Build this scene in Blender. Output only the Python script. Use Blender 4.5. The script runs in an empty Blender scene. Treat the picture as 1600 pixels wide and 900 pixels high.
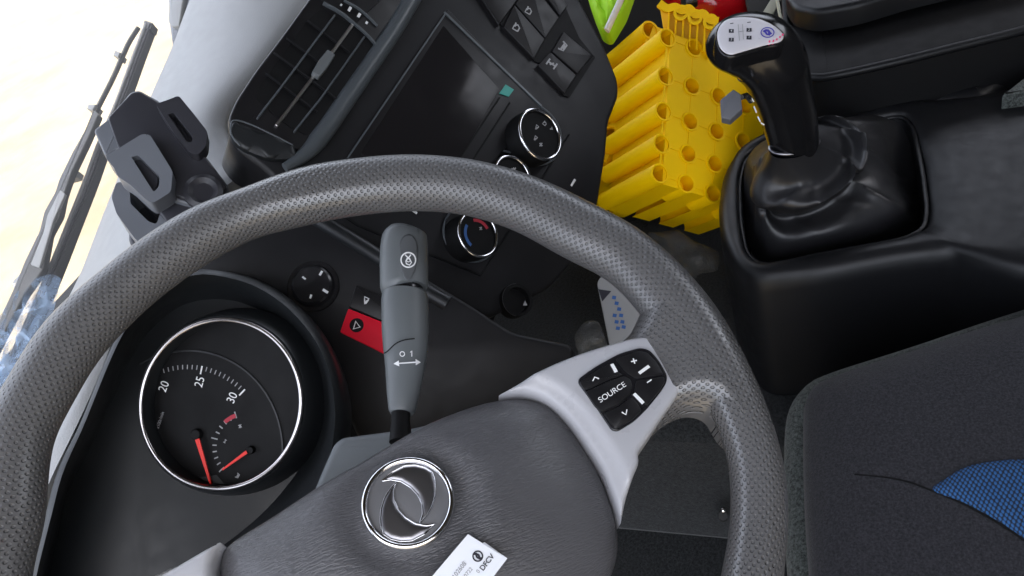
import bpy, bmesh, math, random
import numpy as np
from mathutils import Vector, Matrix
from mathutils.geometry import delaunay_2d_cdt
random.seed(7); rng = np.random.default_rng(7)
S = bpy.context.scene
COL = S.collection

# ------------------------------------------------------------------ camera
# cab frame: X to the passenger side, Y forward, Z up, cab floor at z = 0, steering wheel hub above (0, 0)
R = np.array([[0.27196415, 0.70710678, 0.65271395],
              [-0.90480343, -0.04305748, 0.42364703],
              [-0.3276679, 0.70579463, -0.62808255]])      # columns: right, up, forward
CAM = np.array([-0.18801892, -0.25046316, 1.09981377])
F = 1200.0
cd = bpy.data.cameras.new('camera'); cam = bpy.data.objects.new('camera', cd); COL.objects.link(cam)
cd.sensor_width = 36; cd.lens = 36 * F / 1600; cd.clip_start = 0.01; cd.clip_end = 3000
M = Matrix.Identity(4)
for i in range(3):
    M[i][0] = R[i, 0]; M[i][1] = R[i, 1]; M[i][2] = -R[i, 2]; M[i][3] = CAM[i]
cam.matrix_world = M; S.camera = cam

# ------------------------------------------------------------------ sky, sun, exposure
SUN_EL, SUN_AZ = 72, 180          # light from behind and a little to the passenger side
W = bpy.data.worlds.new('World'); S.world = W; W.use_nodes = True
nt = W.node_tree; sky = nt.nodes.new('ShaderNodeTexSky'); sky.sky_type = 'NISHITA'; sky.sun_disc = False
sky.sun_elevation = math.radians(SUN_EL); sky.sun_rotation = math.radians(180)
sky.air_density = 1.0; sky.dust_density = 7.0; sky.ozone_density = 1.0
hs = nt.nodes.new('ShaderNodeHueSaturation'); hs.inputs['Saturation'].default_value = .5; nt.links.new(sky.outputs[0], hs.inputs['Color']); nt.links.new(hs.outputs[0], nt.nodes['Background'].inputs[0]); nt.nodes['Background'].inputs[1].default_value = 0.15
sl = bpy.data.lights.new('sun', 'SUN'); sl.energy = 2.1; sl.angle = math.radians(0.5); sl.color = (1, .95, .87)
so = bpy.data.objects.new('sun', sl); COL.objects.link(so)
az = math.radians(180); el = math.radians(SUN_EL)
sd = Vector((math.sin(az) * math.cos(el), math.cos(az) * math.cos(el), math.sin(el)))
so.rotation_euler = sd.to_track_quat('Z', 'Y').to_euler()
S.view_settings.view_transform = 'Standard'; S.view_settings.look = 'None'
S.view_settings.exposure = 2.8; S.view_settings.gamma = 1

# ------------------------------------------------------------------ geometry helpers
def P(x, y, d):
    """point seen at photo position (x, y) at distance d in front of the camera"""
    return CAM + R @ (np.array([(x - 800) / F, (450 - y) / F, 1.0]) * d)
def PZ(x, y, z):
    v = R @ np.array([(x - 800) / F, (450 - y) / F, 1.0]); return CAM + v * ((z - CAM[2]) / v[2])
def C2W(v):
    v = R @ np.array(v, float); return v / np.linalg.norm(v)
class Plane:
    def __init__(s, p0, n, xdir=None):
        s.o = np.array(p0, float); s.n = np.array(n, float) / np.linalg.norm(n)
        x = R[:, 0] if xdir is None else np.array(xdir, float)
        s.u = x - s.n * (x @ s.n); s.u /= np.linalg.norm(s.u); s.v = np.cross(s.n, s.u)
    def hit(s, x, y, w=0.0):
        v = R @ np.array([(x - 800) / F, (450 - y) / F, 1.0]); o = s.o + s.n * w
        return CAM + v * (((o - CAM) @ s.n) / (v @ s.n))
    def l(s, x, y, w=0.0):
        q = s.hit(x, y, w) - s.o; return np.array([q @ s.u, q @ s.v])
    def W(s, a, b, w=0.0): return s.o + s.u * a + s.v * b + s.n * w
    def poly(s, pts, w=0.0): return [s.l(x, y, w) for x, y in pts]
    def px(s, x, y, w=0.0):   # metres per photo pixel there
        return np.linalg.norm(s.l(x + 1, y, w) - s.l(x, y, w))
def plane3(a, b, c):
    a, b, c = (P(*q) for q in (a, b, c)); n = np.cross(b - a, c - a)
    if n @ (CAM - a) < 0: n = -n
    return Plane(a, n)
def fillet(pts, r, k=6, closed=True):
    pts = [np.array(p, float) for p in pts]; n = len(pts); out = []
    for i, p in enumerate(pts):
        if not closed and i in (0, n - 1): out.append(p); continue
        a, b = pts[i - 1], pts[(i + 1) % n]; da, db = a - p, b - p
        la, lb = np.linalg.norm(da), np.linalg.norm(db)
        if la < 1e-9 or lb < 1e-9: continue
        rr = r[i] if isinstance(r, (list, tuple)) else r
        q = min(rr, la * .48, lb * .48); A = p + da / la * q; B = p + db / lb * q
        for j in range(k + 1):
            t = j / k; out.append(A * (1 - t) ** 2 + p * 2 * t * (1 - t) + B * t * t)
    return out
def crom(pts, n, closed=False):
    """resample a smooth Catmull-Rom curve through the points at even arc length"""
    p = np.array(pts, float); m = len(p); out = []
    segs = m if closed else m - 1
    for i in range(segs):
        if closed: p0, p1, p2, p3 = p[(i - 1) % m], p[i], p[(i + 1) % m], p[(i + 2) % m]
        else: p0, p1, p2, p3 = p[max(i - 1, 0)], p[i], p[i + 1], p[min(i + 2, m - 1)]
        for j in range(12):
            t = j / 12
            out.append(.5 * (2 * p1 + (p2 - p0) * t + (2 * p0 - 5 * p1 + 4 * p2 - p3) * t * t + (3 * p1 - p0 - 3 * p2 + p3) * t ** 3))
    out.append(p[0] if closed else p[-1]); out = np.array(out)
    s = np.r_[0, np.cumsum(np.linalg.norm(np.diff(out, axis=0), axis=1))]
    q = np.linspace(0, s[-1], n + 1 if closed else n)[:n]
    return np.stack([np.interp(q, s, out[:, k]) for k in range(out.shape[1])], 1)
def area2(p):
    p = np.array(p); return .5 * np.sum(p[:, 0] * np.roll(p[:, 1], -1) - np.roll(p[:, 0], -1) * p[:, 1])
def inset(p, d):
    p = np.array(p); a = np.roll(p, 1, 0); b = np.roll(p, -1, 0); t = b - a
    t /= (np.linalg.norm(t, axis=1)[:, None] + 1e-12); return p + np.stack([-t[:, 1], t[:, 0]], 1) * d
# geometry = (verts, faces)
def extr(pl, poly, w0, w1, bev=0.0, k=3):
    """prism on a plane with a rounded upper edge"""
    p = np.array(poly)
    if area2(p) < 0: p = p[::-1]
    n = len(p); rings = [(p, w0)]
    if bev > 0:
        for j in range(k + 1):
            t = math.pi / 2 * j / k; rings.append((inset(p, bev * (1 - math.cos(t))), w1 - bev * (1 - math.sin(t))))
    else: rings.append((p, w1))
    V = [pl.W(a, b, w) for q, w in rings for a, b in q]; Fc = []
    for r in range(len(rings) - 1):
        for i in range(n):
            j = (i + 1) % n; Fc.append((r * n + i, r * n + j, (r + 1) * n + j, (r + 1) * n + i))
    Fc.append(tuple(range(n))[::-1]); Fc.append(tuple((len(rings) - 1) * n + i for i in range(n)))
    return V, Fc
def pdist(q, poly):
    q = np.array(q); a = np.array(poly); b = np.roll(a, -1, 0); best = np.full(len(q), 1e9)
    for s, e in zip(a, b):
        d = e - s; L = d @ d + 1e-18; t = np.clip(((q - s) @ d) / L, 0, 1)
        best = np.minimum(best, np.linalg.norm(q - (s + t[:, None] * d), axis=1))
    return best
def inside(q, poly):
    q = np.array(q); a = np.array(poly); b = np.roll(a, -1, 0); c = np.zeros(len(q), bool)
    for s, e in zip(a, b):
        m = (s[1] > q[:, 1]) != (e[1] > q[:, 1])
        with np.errstate(divide='ignore', invalid='ignore'):
            xx = (e[0] - s[0]) * (q[:, 1] - s[1]) / (e[1] - s[1] + 1e-18) + s[0]
        c ^= m & (q[:, 0] < xx)
    return c
def pillow(pl, poly, w0, w1, h, D, step, hf=None, holes=None):
    """domed plate: rises from w1 at its outline by h over the distance D; skirt down to w0"""
    p = np.array(poly)
    if area2(p) < 0: p = p[::-1]
    g = []
    for f in (.06, .16, .32, .55, .8):
        q = inset(p, D * f); dd = pdist(q, p); ok = (dd > D * f * .8) & inside(q, p); g += list(q[ok])
    lo, hi = p.min(0), p.max(0)
    xs = np.arange(lo[0], hi[0], step); ys = np.arange(lo[1], hi[1], step)
    q = np.array([(x, y) for x in xs for y in ys]); m = inside(q, p); q = q[m]
    q = q[pdist(q, p) > D * .85]; pts = list(p) + g + list(q)
    n = len(p); r = delaunay_2d_cdt([Vector(v) for v in pts], [(i, (i + 1) % n) for i in range(n)], [], 1, 1e-6)
    V2 = np.array([tuple(v) for v in r[0]]); FF = [tuple(f) for f in r[2]]
    d = pdist(V2, p); t = np.clip(d / D, 0, 1); hh = h * np.sqrt(np.maximum(0, 1 - (1 - t) ** 2))
    if hf is not None: hh = hh + np.array([hf(a, b, x) for (a, b), x in zip(V2, d)])
    V = [pl.W(a, b, w1 + z) for (a, b), z in zip(V2, hh)]; m = len(V)
    V += [pl.W(a, b, w0) for a, b in V2]
    cnt = {}
    for f in FF:
        for i in range(len(f)):
            e = (f[i], f[(i + 1) % len(f)]); cnt[e] = 1
    out = list(FF)
    for (a, b) in cnt:
        if (b, a) not in cnt: out.append((b, a, a + m, b + m))
    out += [tuple(i + m for i in f[::-1]) for f in FF]
    e = 1e-4; g_ = np.stack([pdist(V2 + [e, 0], p) - pdist(V2 - [e, 0], p), pdist(V2 + [0, e], p) - pdist(V2 - [0, e], p)], 1)
    for i_ in np.where(d < 2e-4)[0]:
        k_ = int(np.argmin(np.linalg.norm(p - V2[i_], axis=1))); g_[i_] = inset(p, 1.0)[k_] - p[k_]
    g_ /= np.linalg.norm(g_, axis=1)[:, None] + 1e-12
    UVt = V2 - g_ * (h * (1 - np.sqrt(np.maximum(0, 1 - (1 - t) ** 2))))[:, None] * .8
    return V, out, [(a, b) for a, b in UVt] + [(a, b) for a, b in UVt]
def tube(path, rad, n=16, cap=True, sq=1.0, up=None):
    path = [np.array(p, float) for p in path]; rad = rad if hasattr(rad, '__len__') else [rad] * len(path)
    V = []; Fc = []; prev = None
    for i, p in enumerate(path):
        t = path[min(i + 1, len(path) - 1)] - path[max(i - 1, 0)]; t /= np.linalg.norm(t) + 1e-12
        if prev is None:
            a = np.array(up if up is not None else ([0, 0, 1] if abs(t[2]) < .9 else [1, 0, 0]), float)
        else: a = prev
        a = a - t * (a @ t); a /= np.linalg.norm(a); prev = a; b = np.cross(t, a)
        for k in range(n):
            c = 2 * math.pi * k / n; V.append(p + (a * math.cos(c) + b * math.sin(c) * sq) * rad[i])
    for i in range(len(path) - 1):
        for k in range(n):
            j = (k + 1) % n; Fc.append((i * n + k, i * n + j, (i + 1) * n + j, (i + 1) * n + k))
    if cap: Fc.append(tuple(range(n))[::-1]); Fc.append(tuple((len(path) - 1) * n + k for k in range(n)))
    return V, Fc
def lathe(pl, c, prof, n=48, cap=True):
    """profile of (radius, w) turned round the plane's normal at local point c"""
    V = []; Fc = []
    for r, w in prof:
        for k in range(n):
            t = 2 * math.pi * k / n; V.append(pl.W(c[0] + r * math.cos(t), c[1] + r * math.sin(t), w))
    for i in range(len(prof) - 1):
        for k in range(n):
            j = (k + 1) % n; Fc.append((i * n + k, i * n + j, (i + 1) * n + j, (i + 1) * n + k))
    if cap: Fc.append(tuple(range(n))[::-1]); Fc.append(tuple((len(prof) - 1) * n + k for k in range(n)))
    return V, Fc
def ringt(pl, c, r, t, w, n=64, m=12, tw=None):
    """closed torus lying on a plane"""
    tw = tw or t; V = []; Fc = []
    for i in range(n):
        a = 2 * math.pi * i / n
        for j in range(m):
            b = 2 * math.pi * j / m; q = r + t * math.cos(b)
            V.append(pl.W(c[0] + q * math.cos(a), c[1] + q * math.sin(a), w + tw * math.sin(b)))
    for i in range(n):
        for j in range(m):
            i2 = (i + 1) % n; j2 = (j + 1) % m
            Fc.append((i * m + j, i2 * m + j, i2 * m + j2, i * m + j2))
    return V, Fc
def loft(cs, closed=True, cap0=False, cap1=False):
    n = len(cs[0]); V = [p for c in cs for p in c]; Fc = []
    for i in range(len(cs) - 1):
        for k in range(n if closed else n - 1):
            j = (k + 1) % n; Fc.append((i * n + k, i * n + j, (i + 1) * n + j, (i + 1) * n + k))
    if cap0: Fc.append(tuple(range(n))[::-1])
    if cap1: Fc.append(tuple((len(cs) - 1) * n + k for k in range(n)))
    return V, Fc
def box(c, s, rot=None):
    c = np.array(c, float); h = np.array(s, float) / 2; rot = np.eye(3) if rot is None else rot
    V = [c + rot @ (h * np.array([x, y, z])) for x in (-1, 1) for y in (-1, 1) for z in (-1, 1)]
    return V, [(0, 1, 3, 2), (4, 6, 7, 5), (0, 4, 5, 1), (2, 3, 7, 6), (0, 2, 6, 4), (1, 5, 7, 3)]
def join(*gs):
    V = []; Fc = []
    for g in gs:
        n = len(V); V += list(g[0]); Fc += [tuple(i + n for i in f) for f in g[1]]
    return V, Fc
def strip(pl, pts, w0, h, width, closed=False):
    """thin flat bar following a line of local points"""
    p = np.array(pts, float); n = len(p)
    t = (np.roll(p, -1, 0) - np.roll(p, 1, 0)) if closed else np.gradient(p, axis=0)
    t /= np.linalg.norm(t, axis=1)[:, None] + 1e-12; nn = np.stack([-t[:, 1], t[:, 0]], 1)
    wd = np.array(width) if hasattr(width, '__len__') else np.full(n, width)
    cs = []
    for i in range(n):
        L = p[i] + nn[i] * wd[i] / 2; Q = p[i] - nn[i] * wd[i] / 2
        cs.append([pl.W(*L, w0), pl.W(*L, w0 + h), pl.W(*Q, w0 + h), pl.W(*Q, w0)])
    if closed: cs.append(cs[0])
    return loft(cs, True, not closed, not closed)
ORG = {}
def mesh(name, g, mat, parent=None, ang=35, uv=None, bev=0, sub=0, sol=0):
    V = np.array([tuple(v) for v in g[0]]); org = ORG.get(parent.name, np.zeros(3)) if parent else np.zeros(3)
    if parent is None: org = np.array([*(V.min(0) + V.max(0))[:2] / 2, V.min(0)[2]])
    me = bpy.data.meshes.new(name); me.from_pydata([tuple(v - org) for v in V], [], [tuple(f) for f in g[1]])
    bm = bmesh.new(); bm.from_mesh(me); bmesh.ops.recalc_face_normals(bm, faces=bm.faces); bm.to_mesh(me); bm.free()
    if uv is None and len(g) > 2: uv = g[2]
    if uv is not None:
        lay = me.uv_layers.new(name='UVMap')
        for lp in me.loops: lay.data[lp.index].uv = uv[lp.vertex_index]
    me.materials.append(mat)
    if ang:
        me.shade_smooth(); me.set_sharp_from_angle(angle=math.radians(ang))
    o = bpy.data.objects.new(name, me); COL.objects.link(o)
    if parent: o.parent = parent
    else: o.location = org
    ORG[o.name] = org
    if sol: m = o.modifiers.new('sol', 'SOLIDIFY'); m.thickness = sol; m.offset = -1
    if bev: m = o.modifiers.new('bev', 'BEVEL'); m.width = bev; m.segments = 2; m.limit_method = 'ANGLE'; m.angle_limit = math.radians(40)
    if sub: m = o.modifiers.new('sub', 'SUBSURF'); m.levels = sub; m.render_levels = sub
    return o
def tag(o, label=None, cat=None, group=None, kind=None):
    for k, v in (('label', label), ('category', cat), ('group', group), ('kind', kind)):
        if v: o[k] = v
    return o
def thing(name, loc, label, cat, group=None):
    o = bpy.data.objects.new(name, None); COL.objects.link(o); o.location = tuple(loc); o.empty_display_size = .05
    ORG[o.name] = np.array(loc, float); return tag(o, label, cat, group)
def textg(pl, s, x, y, ang, hpx, w, th=.0003, sx=1.0, al='CENTER', pad=0.0):
    """lettering as geometry: photo position, reading direction in degrees, cap height in photo pixels"""
    cu = bpy.data.curves.new('t', 'FONT'); cu.body = s; cu.align_x = al; cu.align_y = 'CENTER'; cu.size = 1.0; cu.offset = pad
    ob = bpy.data.objects.new('t', cu); COL.objects.link(ob)
    dg = bpy.context.evaluated_depsgraph_get(); me = bpy.data.meshes.new_from_object(ob.evaluated_get(dg))
    V2 = [(v.co.x, v.co.y) for v in me.vertices]; FF = [tuple(p.vertices) for p in me.polygons]
    bpy.data.objects.remove(ob); bpy.data.curves.remove(cu); bpy.data.meshes.remove(me)
    o = pl.l(x, y, w); t = math.radians(ang)
    dx = pl.l(x + math.cos(t), y - math.sin(t), w) - o; up = pl.l(x - math.sin(t), y - math.cos(t), w) - o
    k = hpx / .69
    V = [pl.W(*(o + dx * (a * k * sx) + up * (b * k)), w + th) for a, b in V2]
    return V, FF

# ------------------------------------------------------------------ materials
def nodes(name):
    m = bpy.data.materials.new(name); m.use_nodes = True; t = m.node_tree
    return m, t, t.nodes['Principled BSDF'], t.nodes, t.links
def vary(t, b, col, amt, scale, coord='Object'):
    N, L = t.nodes, t.links; tc = N.new('ShaderNodeTexCoord'); no = N.new('ShaderNodeTexNoise'); no.inputs['Scale'].default_value = scale
    no.inputs['Detail'].default_value = 6; L.new(tc.outputs[coord], no.inputs['Vector'])
    mx = N.new('ShaderNodeMix'); mx.data_type = 'RGBA'; L.new(no.outputs['Fac'], mx.inputs['Factor'])
    mx.inputs['A'].default_value = (*[c * (1 - amt) for c in col], 1); mx.inputs['B'].default_value = (*[min(1, c * (1 + amt)) for c in col], 1)
    L.new(mx.outputs['Result'], b.inputs['Base Color']); return tc
def plastic(name, col, rough=.5, grain=900, bump=.15, spec=.5, amt=.12, dist=.0004, dust=0.0, coat=0):
    m, t, b, N, L = nodes(name); tc = vary(t, b, col, amt, 14)
    b.inputs['Roughness'].default_value = rough; b.inputs['Specular IOR Level'].default_value = spec
    if coat: b.inputs['Coat Weight'].default_value = coat; b.inputs['Coat Roughness'].default_value = .08
    if bump:
        v = N.new('ShaderNodeTexNoise'); v.inputs['Scale'].default_value = grain; v.inputs['Detail'].default_value = 3
        L.new(tc.outputs['Object'], v.inputs['Vector']); bp = N.new('ShaderNodeBump'); bp.inputs['Strength'].default_value = bump
        bp.inputs['Distance'].default_value = dist; L.new(v.outputs['Fac'], bp.inputs['Height']); L.new(bp.outputs['Normal'], b.inputs['Normal'])
    n2 = N.new('ShaderNodeTexNoise'); n2.inputs['Scale'].default_value = 70; n2.inputs['Detail'].default_value = 8; L.new(tc.outputs['Object'], n2.inputs['Vector'])
    mr = N.new('ShaderNodeMapRange'); mr.inputs['From Min'].default_value = .3; mr.inputs['From Max'].default_value = .7
    mr.inputs['To Min'].default_value = max(.03, rough - .05); mr.inputs['To Max'].default_value = min(1, rough + .06)
    L.new(n2.outputs['Fac'], mr.inputs['Value']); L.new(mr.outputs['Result'], b.inputs['Roughness'])
    return m
def metal(name, col=(.8, .8, .82), rough=.12):
    m, t, b, N, L = nodes(name); b.inputs['Base Color'].default_value = (*col, 1); b.inputs['Metallic'].default_value = 1
    b.inputs['Roughness'].default_value = rough; return m
def flat(name, col, rough=.6, emit=0):
    m, t, b, N, L = nodes(name); b.inputs['Base Color'].default_value = (*col, 1); b.inputs['Roughness'].default_value = rough
    return m
def perforated(name, col, pitch=.0034):
    m, t, b, N, L = nodes(name); vary(t, b, col, .1, 20)
    uv = N.new('ShaderNodeUVMap'); mp = N.new('ShaderNodeMapping'); mp.inputs['Rotation'].default_value[2] = math.radians(45)
    mp.inputs['Scale'].default_value = (1 / pitch, 1 / pitch, 1); L.new(uv.outputs[0], mp.inputs['Vector'])
    vo = N.new('ShaderNodeTexVoronoi'); vo.voronoi_dimensions = '2D'; vo.inputs['Randomness'].default_value = 0; vo.inputs['Scale'].default_value = 1
    L.new(mp.outputs[0], vo.inputs['Vector'])
    mr = N.new('ShaderNodeMapRange'); mr.interpolation_type = 'SMOOTHSTEP'; mr.inputs['From Min'].default_value = .16; mr.inputs['From Max'].default_value = .34
    L.new(vo.outputs['Distance'], mr.inputs['Value'])
    bp = N.new('ShaderNodeBump'); bp.inputs['Strength'].default_value = 1.0; bp.inputs['Distance'].default_value = .0014
    L.new(mr.outputs['Result'], bp.inputs['Height']); L.new(bp.outputs['Normal'], b.inputs['Normal'])
    tn = N.new('ShaderNodeTexCoord'); wn = N.new('ShaderNodeTexNoise'); wn.inputs['Scale'].default_value = 9; wn.inputs['Detail'].default_value = 7; L.new(tn.outputs['Object'], wn.inputs['Vector'])
    wr = N.new('ShaderNodeMapRange'); wr.inputs['From Min'].default_value = .35; wr.inputs['From Max'].default_value = .65; wr.inputs['To Min'].default_value = .24; wr.inputs['To Max'].default_value = .42
    L.new(wn.outputs['Fac'], wr.inputs['Value']); L.new(wr.outputs['Result'], b.inputs['Roughness']); b.inputs['Specular IOR Level'].default_value = .9; return m
def fabric(name, col, col2, scale, bump=.6, rough=.95, dist=.001):
    m, t, b, N, L = nodes(name); tc = N.new('ShaderNodeTexCoord'); no = N.new('ShaderNodeTexNoise'); no.inputs['Scale'].default_value = scale
    no.inputs['Detail'].default_value = 4; no.inputs['Roughness'].default_value = .8; L.new(tc.outputs['Object'], no.inputs['Vector'])
    cr = N.new('ShaderNodeValToRGB'); cr.color_ramp.elements[0].position = .35; cr.color_ramp.elements[1].position = .68
    cr.color_ramp.elements[0].color = (*col, 1); cr.color_ramp.elements[1].color = (*col2, 1)
    L.new(no.outputs['Fac'], cr.inputs[0]); L.new(cr.outputs[0], b.inputs['Base Color'])
    bp = N.new('ShaderNodeBump'); bp.inputs['Strength'].default_value = bump; bp.inputs['Distance'].default_value = dist
    L.new(no.outputs['Fac'], bp.inputs['Height']); L.new(bp.outputs['Normal'], b.inputs['Normal'])
    b.inputs['Roughness'].default_value = rough; b.inputs['Specular IOR Level'].default_value = .15
    b.inputs['Sheen Weight'].default_value = .15; return m
def mesh_fabric(name, c1, c2, pitch):
    m, t, b, N, L = nodes(name); uv = N.new('ShaderNodeUVMap'); mp = N.new('ShaderNodeMapping')
    mp.inputs['Scale'].default_value = (1 / pitch, .6 / pitch, 1); mp.inputs['Rotation'].default_value[2] = math.radians(38); L.new(uv.outputs[0], mp.inputs['Vector'])
    vo = N.new('ShaderNodeTexVoronoi'); vo.voronoi_dimensions = '2D'; vo.inputs['Randomness'].default_value = .12; vo.inputs['Scale'].default_value = 1
    L.new(mp.outputs[0], vo.inputs['Vector']); cr = N.new('ShaderNodeValToRGB'); cr.color_ramp.elements[0].position = .3; cr.color_ramp.elements[1].position = .48
    cr.color_ramp.elements[0].color = (*c1, 1); cr.color_ramp.elements[1].color = (*c2, 1); L.new(vo.outputs['Distance'], cr.inputs[0])
    L.new(cr.outputs[0], b.inputs['Base Color']); b.inputs['Roughness'].default_value = .85
    bp = N.new('ShaderNodeBump'); bp.inputs['Strength'].default_value = .6; bp.inputs['Distance'].default_value = -.001
    L.new(vo.outputs['Distance'], bp.inputs['Height']); L.new(bp.outputs['Normal'], b.inputs['Normal']); return m
def pad_mat():
    m, t, b, N, L = nodes('pad_grain'); vary(t, b, (.075, .074, .079), .08, 12)
    uv = N.new('ShaderNodeUVMap'); mp = N.new('ShaderNodeMapping'); mp.inputs['Rotation'].default_value[2] = math.radians(-24)
    L.new(uv.outputs[0], mp.inputs['Vector']); m2 = N.new('ShaderNodeMapping'); m2.inputs['Scale'].default_value = (230, 950, 1); L.new(mp.outputs[0], m2.inputs['Vector'])
    no = N.new('ShaderNodeTexNoise'); no.inputs['Scale'].default_value = 1; no.inputs['Detail'].default_value = 2; L.new(m2.outputs[0], no.inputs['Vector'])
    mr = N.new('ShaderNodeMapRange'); mr.inputs['From Min'].default_value = .4; mr.inputs['From Max'].default_value = .56; L.new(no.outputs['Fac'], mr.inputs['Value'])
    bp = N.new('ShaderNodeBump'); bp.inputs['Strength'].default_value = .6; bp.inputs['Distance'].default_value = .0003
    L.new(mr.outputs['Result'], bp.inputs['Height']); L.new(bp.outputs['Normal'], b.inputs['Normal'])
    b.inputs['Roughness'].default_value = .32; return m
def glass_mat(name, tint=(1, 1, 1), refl=.06):
    m = bpy.data.materials.new(name); m.use_nodes = True; t = m.node_tree; N, L = t.nodes, t.links; N.clear()
    o = N.new('ShaderNodeOutputMaterial'); mx = N.new('ShaderNodeMixShader'); tr = N.new('ShaderNodeBsdfTransparent'); gl = N.new('ShaderNodeBsdfGlossy')
    tr.inputs[0].default_value = (*tint, 1); gl.inputs['Roughness'].default_value = .02; fr = N.new('ShaderNodeFresnel'); fr.inputs[0].default_value = 1.25; ge = N.new('ShaderNodeNewGeometry'); mu = N.new('ShaderNodeMath'); mu.operation = 'MULTIPLY'; iv = N.new('ShaderNodeMath'); iv.operation = 'SUBTRACT'; iv.inputs[0].default_value = 1.0
    L.new(ge.outputs['Backfacing'], iv.inputs[1]); L.new(fr.outputs[0], mu.inputs[0]); L.new(iv.outputs[0], mu.inputs[1]); L.new(mu.outputs[0], mx.inputs[0]); L.new(tr.outputs[0], mx.inputs[1]); L.new(gl.outputs[0], mx.inputs[2]); L.new(mx.outputs[0], o.inputs[0]); return m
def film_mat(name, col, opac):
    m, t, b, N, L = nodes(name); b.inputs['Base Color'].default_value = (*col, 1); b.inputs['Roughness'].default_value = .2
    tc = N.new('ShaderNodeTexCoord'); no = N.new('ShaderNodeTexNoise'); no.inputs['Scale'].default_value = 60; no.inputs['Detail'].default_value = 3
    L.new(tc.outputs['Object'], no.inputs['Vector']); mr = N.new('ShaderNodeMapRange'); mr.inputs['From Min'].default_value = .35; mr.inputs['From Max'].default_value = .65
    mr.inputs['To Min'].default_value = opac[0]; mr.inputs['To Max'].default_value = opac[1]; L.new(no.outputs['Fac'], mr.inputs['Value']); L.new(mr.outputs['Result'], b.inputs['Alpha'])
    bp = N.new('ShaderNodeBump'); bp.inputs['Strength'].default_value = 1; bp.inputs['Distance'].default_value = .004; L.new(no.outputs['Fac'], bp.inputs['Height']); L.new(bp.outputs['Normal'], b.inputs['Normal'])
    return m

MT = dict(
    slat=metal('slat_satin', (.5, .49, .48), .3),
    dash=plastic('dash_grey', (.285, .289, .289), .48, 700, .35, .45, .06, .0006),
    dark=plastic('dash_charcoal', (.011, .011, .0125), .45, 900, .12, .3),
    darker=plastic('dash_black', (.0045, .0045, .005), .6, 900, .12, .2),
    gloss=plastic('gloss_black', (.012, .012, .014), .18, 900, .0, .5),
    panel=plastic('panel_black', (.008, .0076, .0086), .4, 900, .06, .35),
    ridge=plastic('trim_slate', (.07, .08, .088), .35, 900, .05, .5),
    binn=plastic('binnacle_slate', (.011, .0125, .014), .42, 900, .12, .45),
    chrome=metal('chrome'), chrome2=metal('chrome_dark', (.27, .265, .28), .33),
    white=flat('marking_white', (.8, .8, .8)), grey=flat('marking_grey', (.35, .35, .36)), ink=flat('ink', (.02, .02, .03)),
    inkgrey=flat('ink_grey', (.25, .25, .27)),
    red=plastic('red_plastic', (.8, .006, .03), .5, 900, .05, .25), needle=flat('needle_red', (.85, .03, .02), .5),
    blue=flat('marking_blue', (.03, .10, .3)), redm=flat('marking_red', (.4, .02, .04)),
    leather=perforated('rim_leather', (.10, .098, .098)), pad=pad_mat(),
    silver=plastic('silver_paint', (.40, .40, .42), .3, 1200, .04, .5, .03),
    stalk=plastic('stalk_grey', (.115, .125, .13), .42, 900, .12), stalkd=plastic('stalk_inset', (.085, .09, .095), .5, 900, .1),
    shroud=plastic('shroud_grey', (.15, .165, .175), .5, 900, .12),
    screen=plastic('screen_glass', (.014, .013, .014), .16, 1, 0, .18, .03), teal=flat('teal_film', (.01, .28, .23), .4),
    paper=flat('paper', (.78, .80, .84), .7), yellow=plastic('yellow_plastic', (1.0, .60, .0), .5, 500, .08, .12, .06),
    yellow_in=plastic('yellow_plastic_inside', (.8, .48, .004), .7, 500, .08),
    boot=plastic('boot_leather', (.018, .018, .020), .42, 1200, .25, .6, .1, .0003), knob=plastic('knob_black', (.008, .008, .009), .2, 900, .03, .5),
    badge=plastic('badge_silver', (.62, .6, .63), .3, 900, .02, .5, .03), console=plastic('console_black', (.0085, .0088, .010), .4, 1300, .3, .3, .1, .0003),
    seat=fabric('seat_fabric', (.010, .010, .012), (.036, .035, .041), 480), seatside=fabric('seat_side', (.012, .014, .013), (.13, .145, .135), 330),
    bluemesh=mesh_fabric('seat_blue_mesh', (.018, .095, .26), (.003, .010, .028), .0025),
    carpet=fabric('carpet', (.007, .0075, .008), (.04, .043, .045), 260, 1.0), holder=plastic('holder_black', (.035, .035, .042), .4, 800, .1),
    holderg=plastic('holder_grey', (.15, .16, .18), .38, 800, .1), wiper=plastic('wiper_black', (.06, .06, .055), .4, 800, .1),
    wiperg=plastic('wiper_grey', (.26, .26, .25), .35, 800, .1), film=film_mat('blue_film', (.45, .62, .85), (.1, .5)),
    bag=film_mat('bag_film', (.12, .12, .115), (.1, .45)), redg=plastic('glossy_red', (.45, .006, .012), .12, 50, .02, .6),
    lime=plastic('lime_fabric', (.42, .8, .02), .6, 600, .4), strap=plastic('strap_webbing', (.42, .42, .34), .7, 500, .5),
    ground=fabric('ground_concrete', (.074, .056, .031), (.125, .102, .062), .7, .3), glass=glass_mat('windscreen_glass'), lining=plastic('cab_lining', (.05, .05, .05), .9, spec=.1),
    cabdark=plastic('cab_dark', (.015, .015, .015), .9, spec=.1), rubber=plastic('rubber', (.02, .02, .02), .6))

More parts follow.
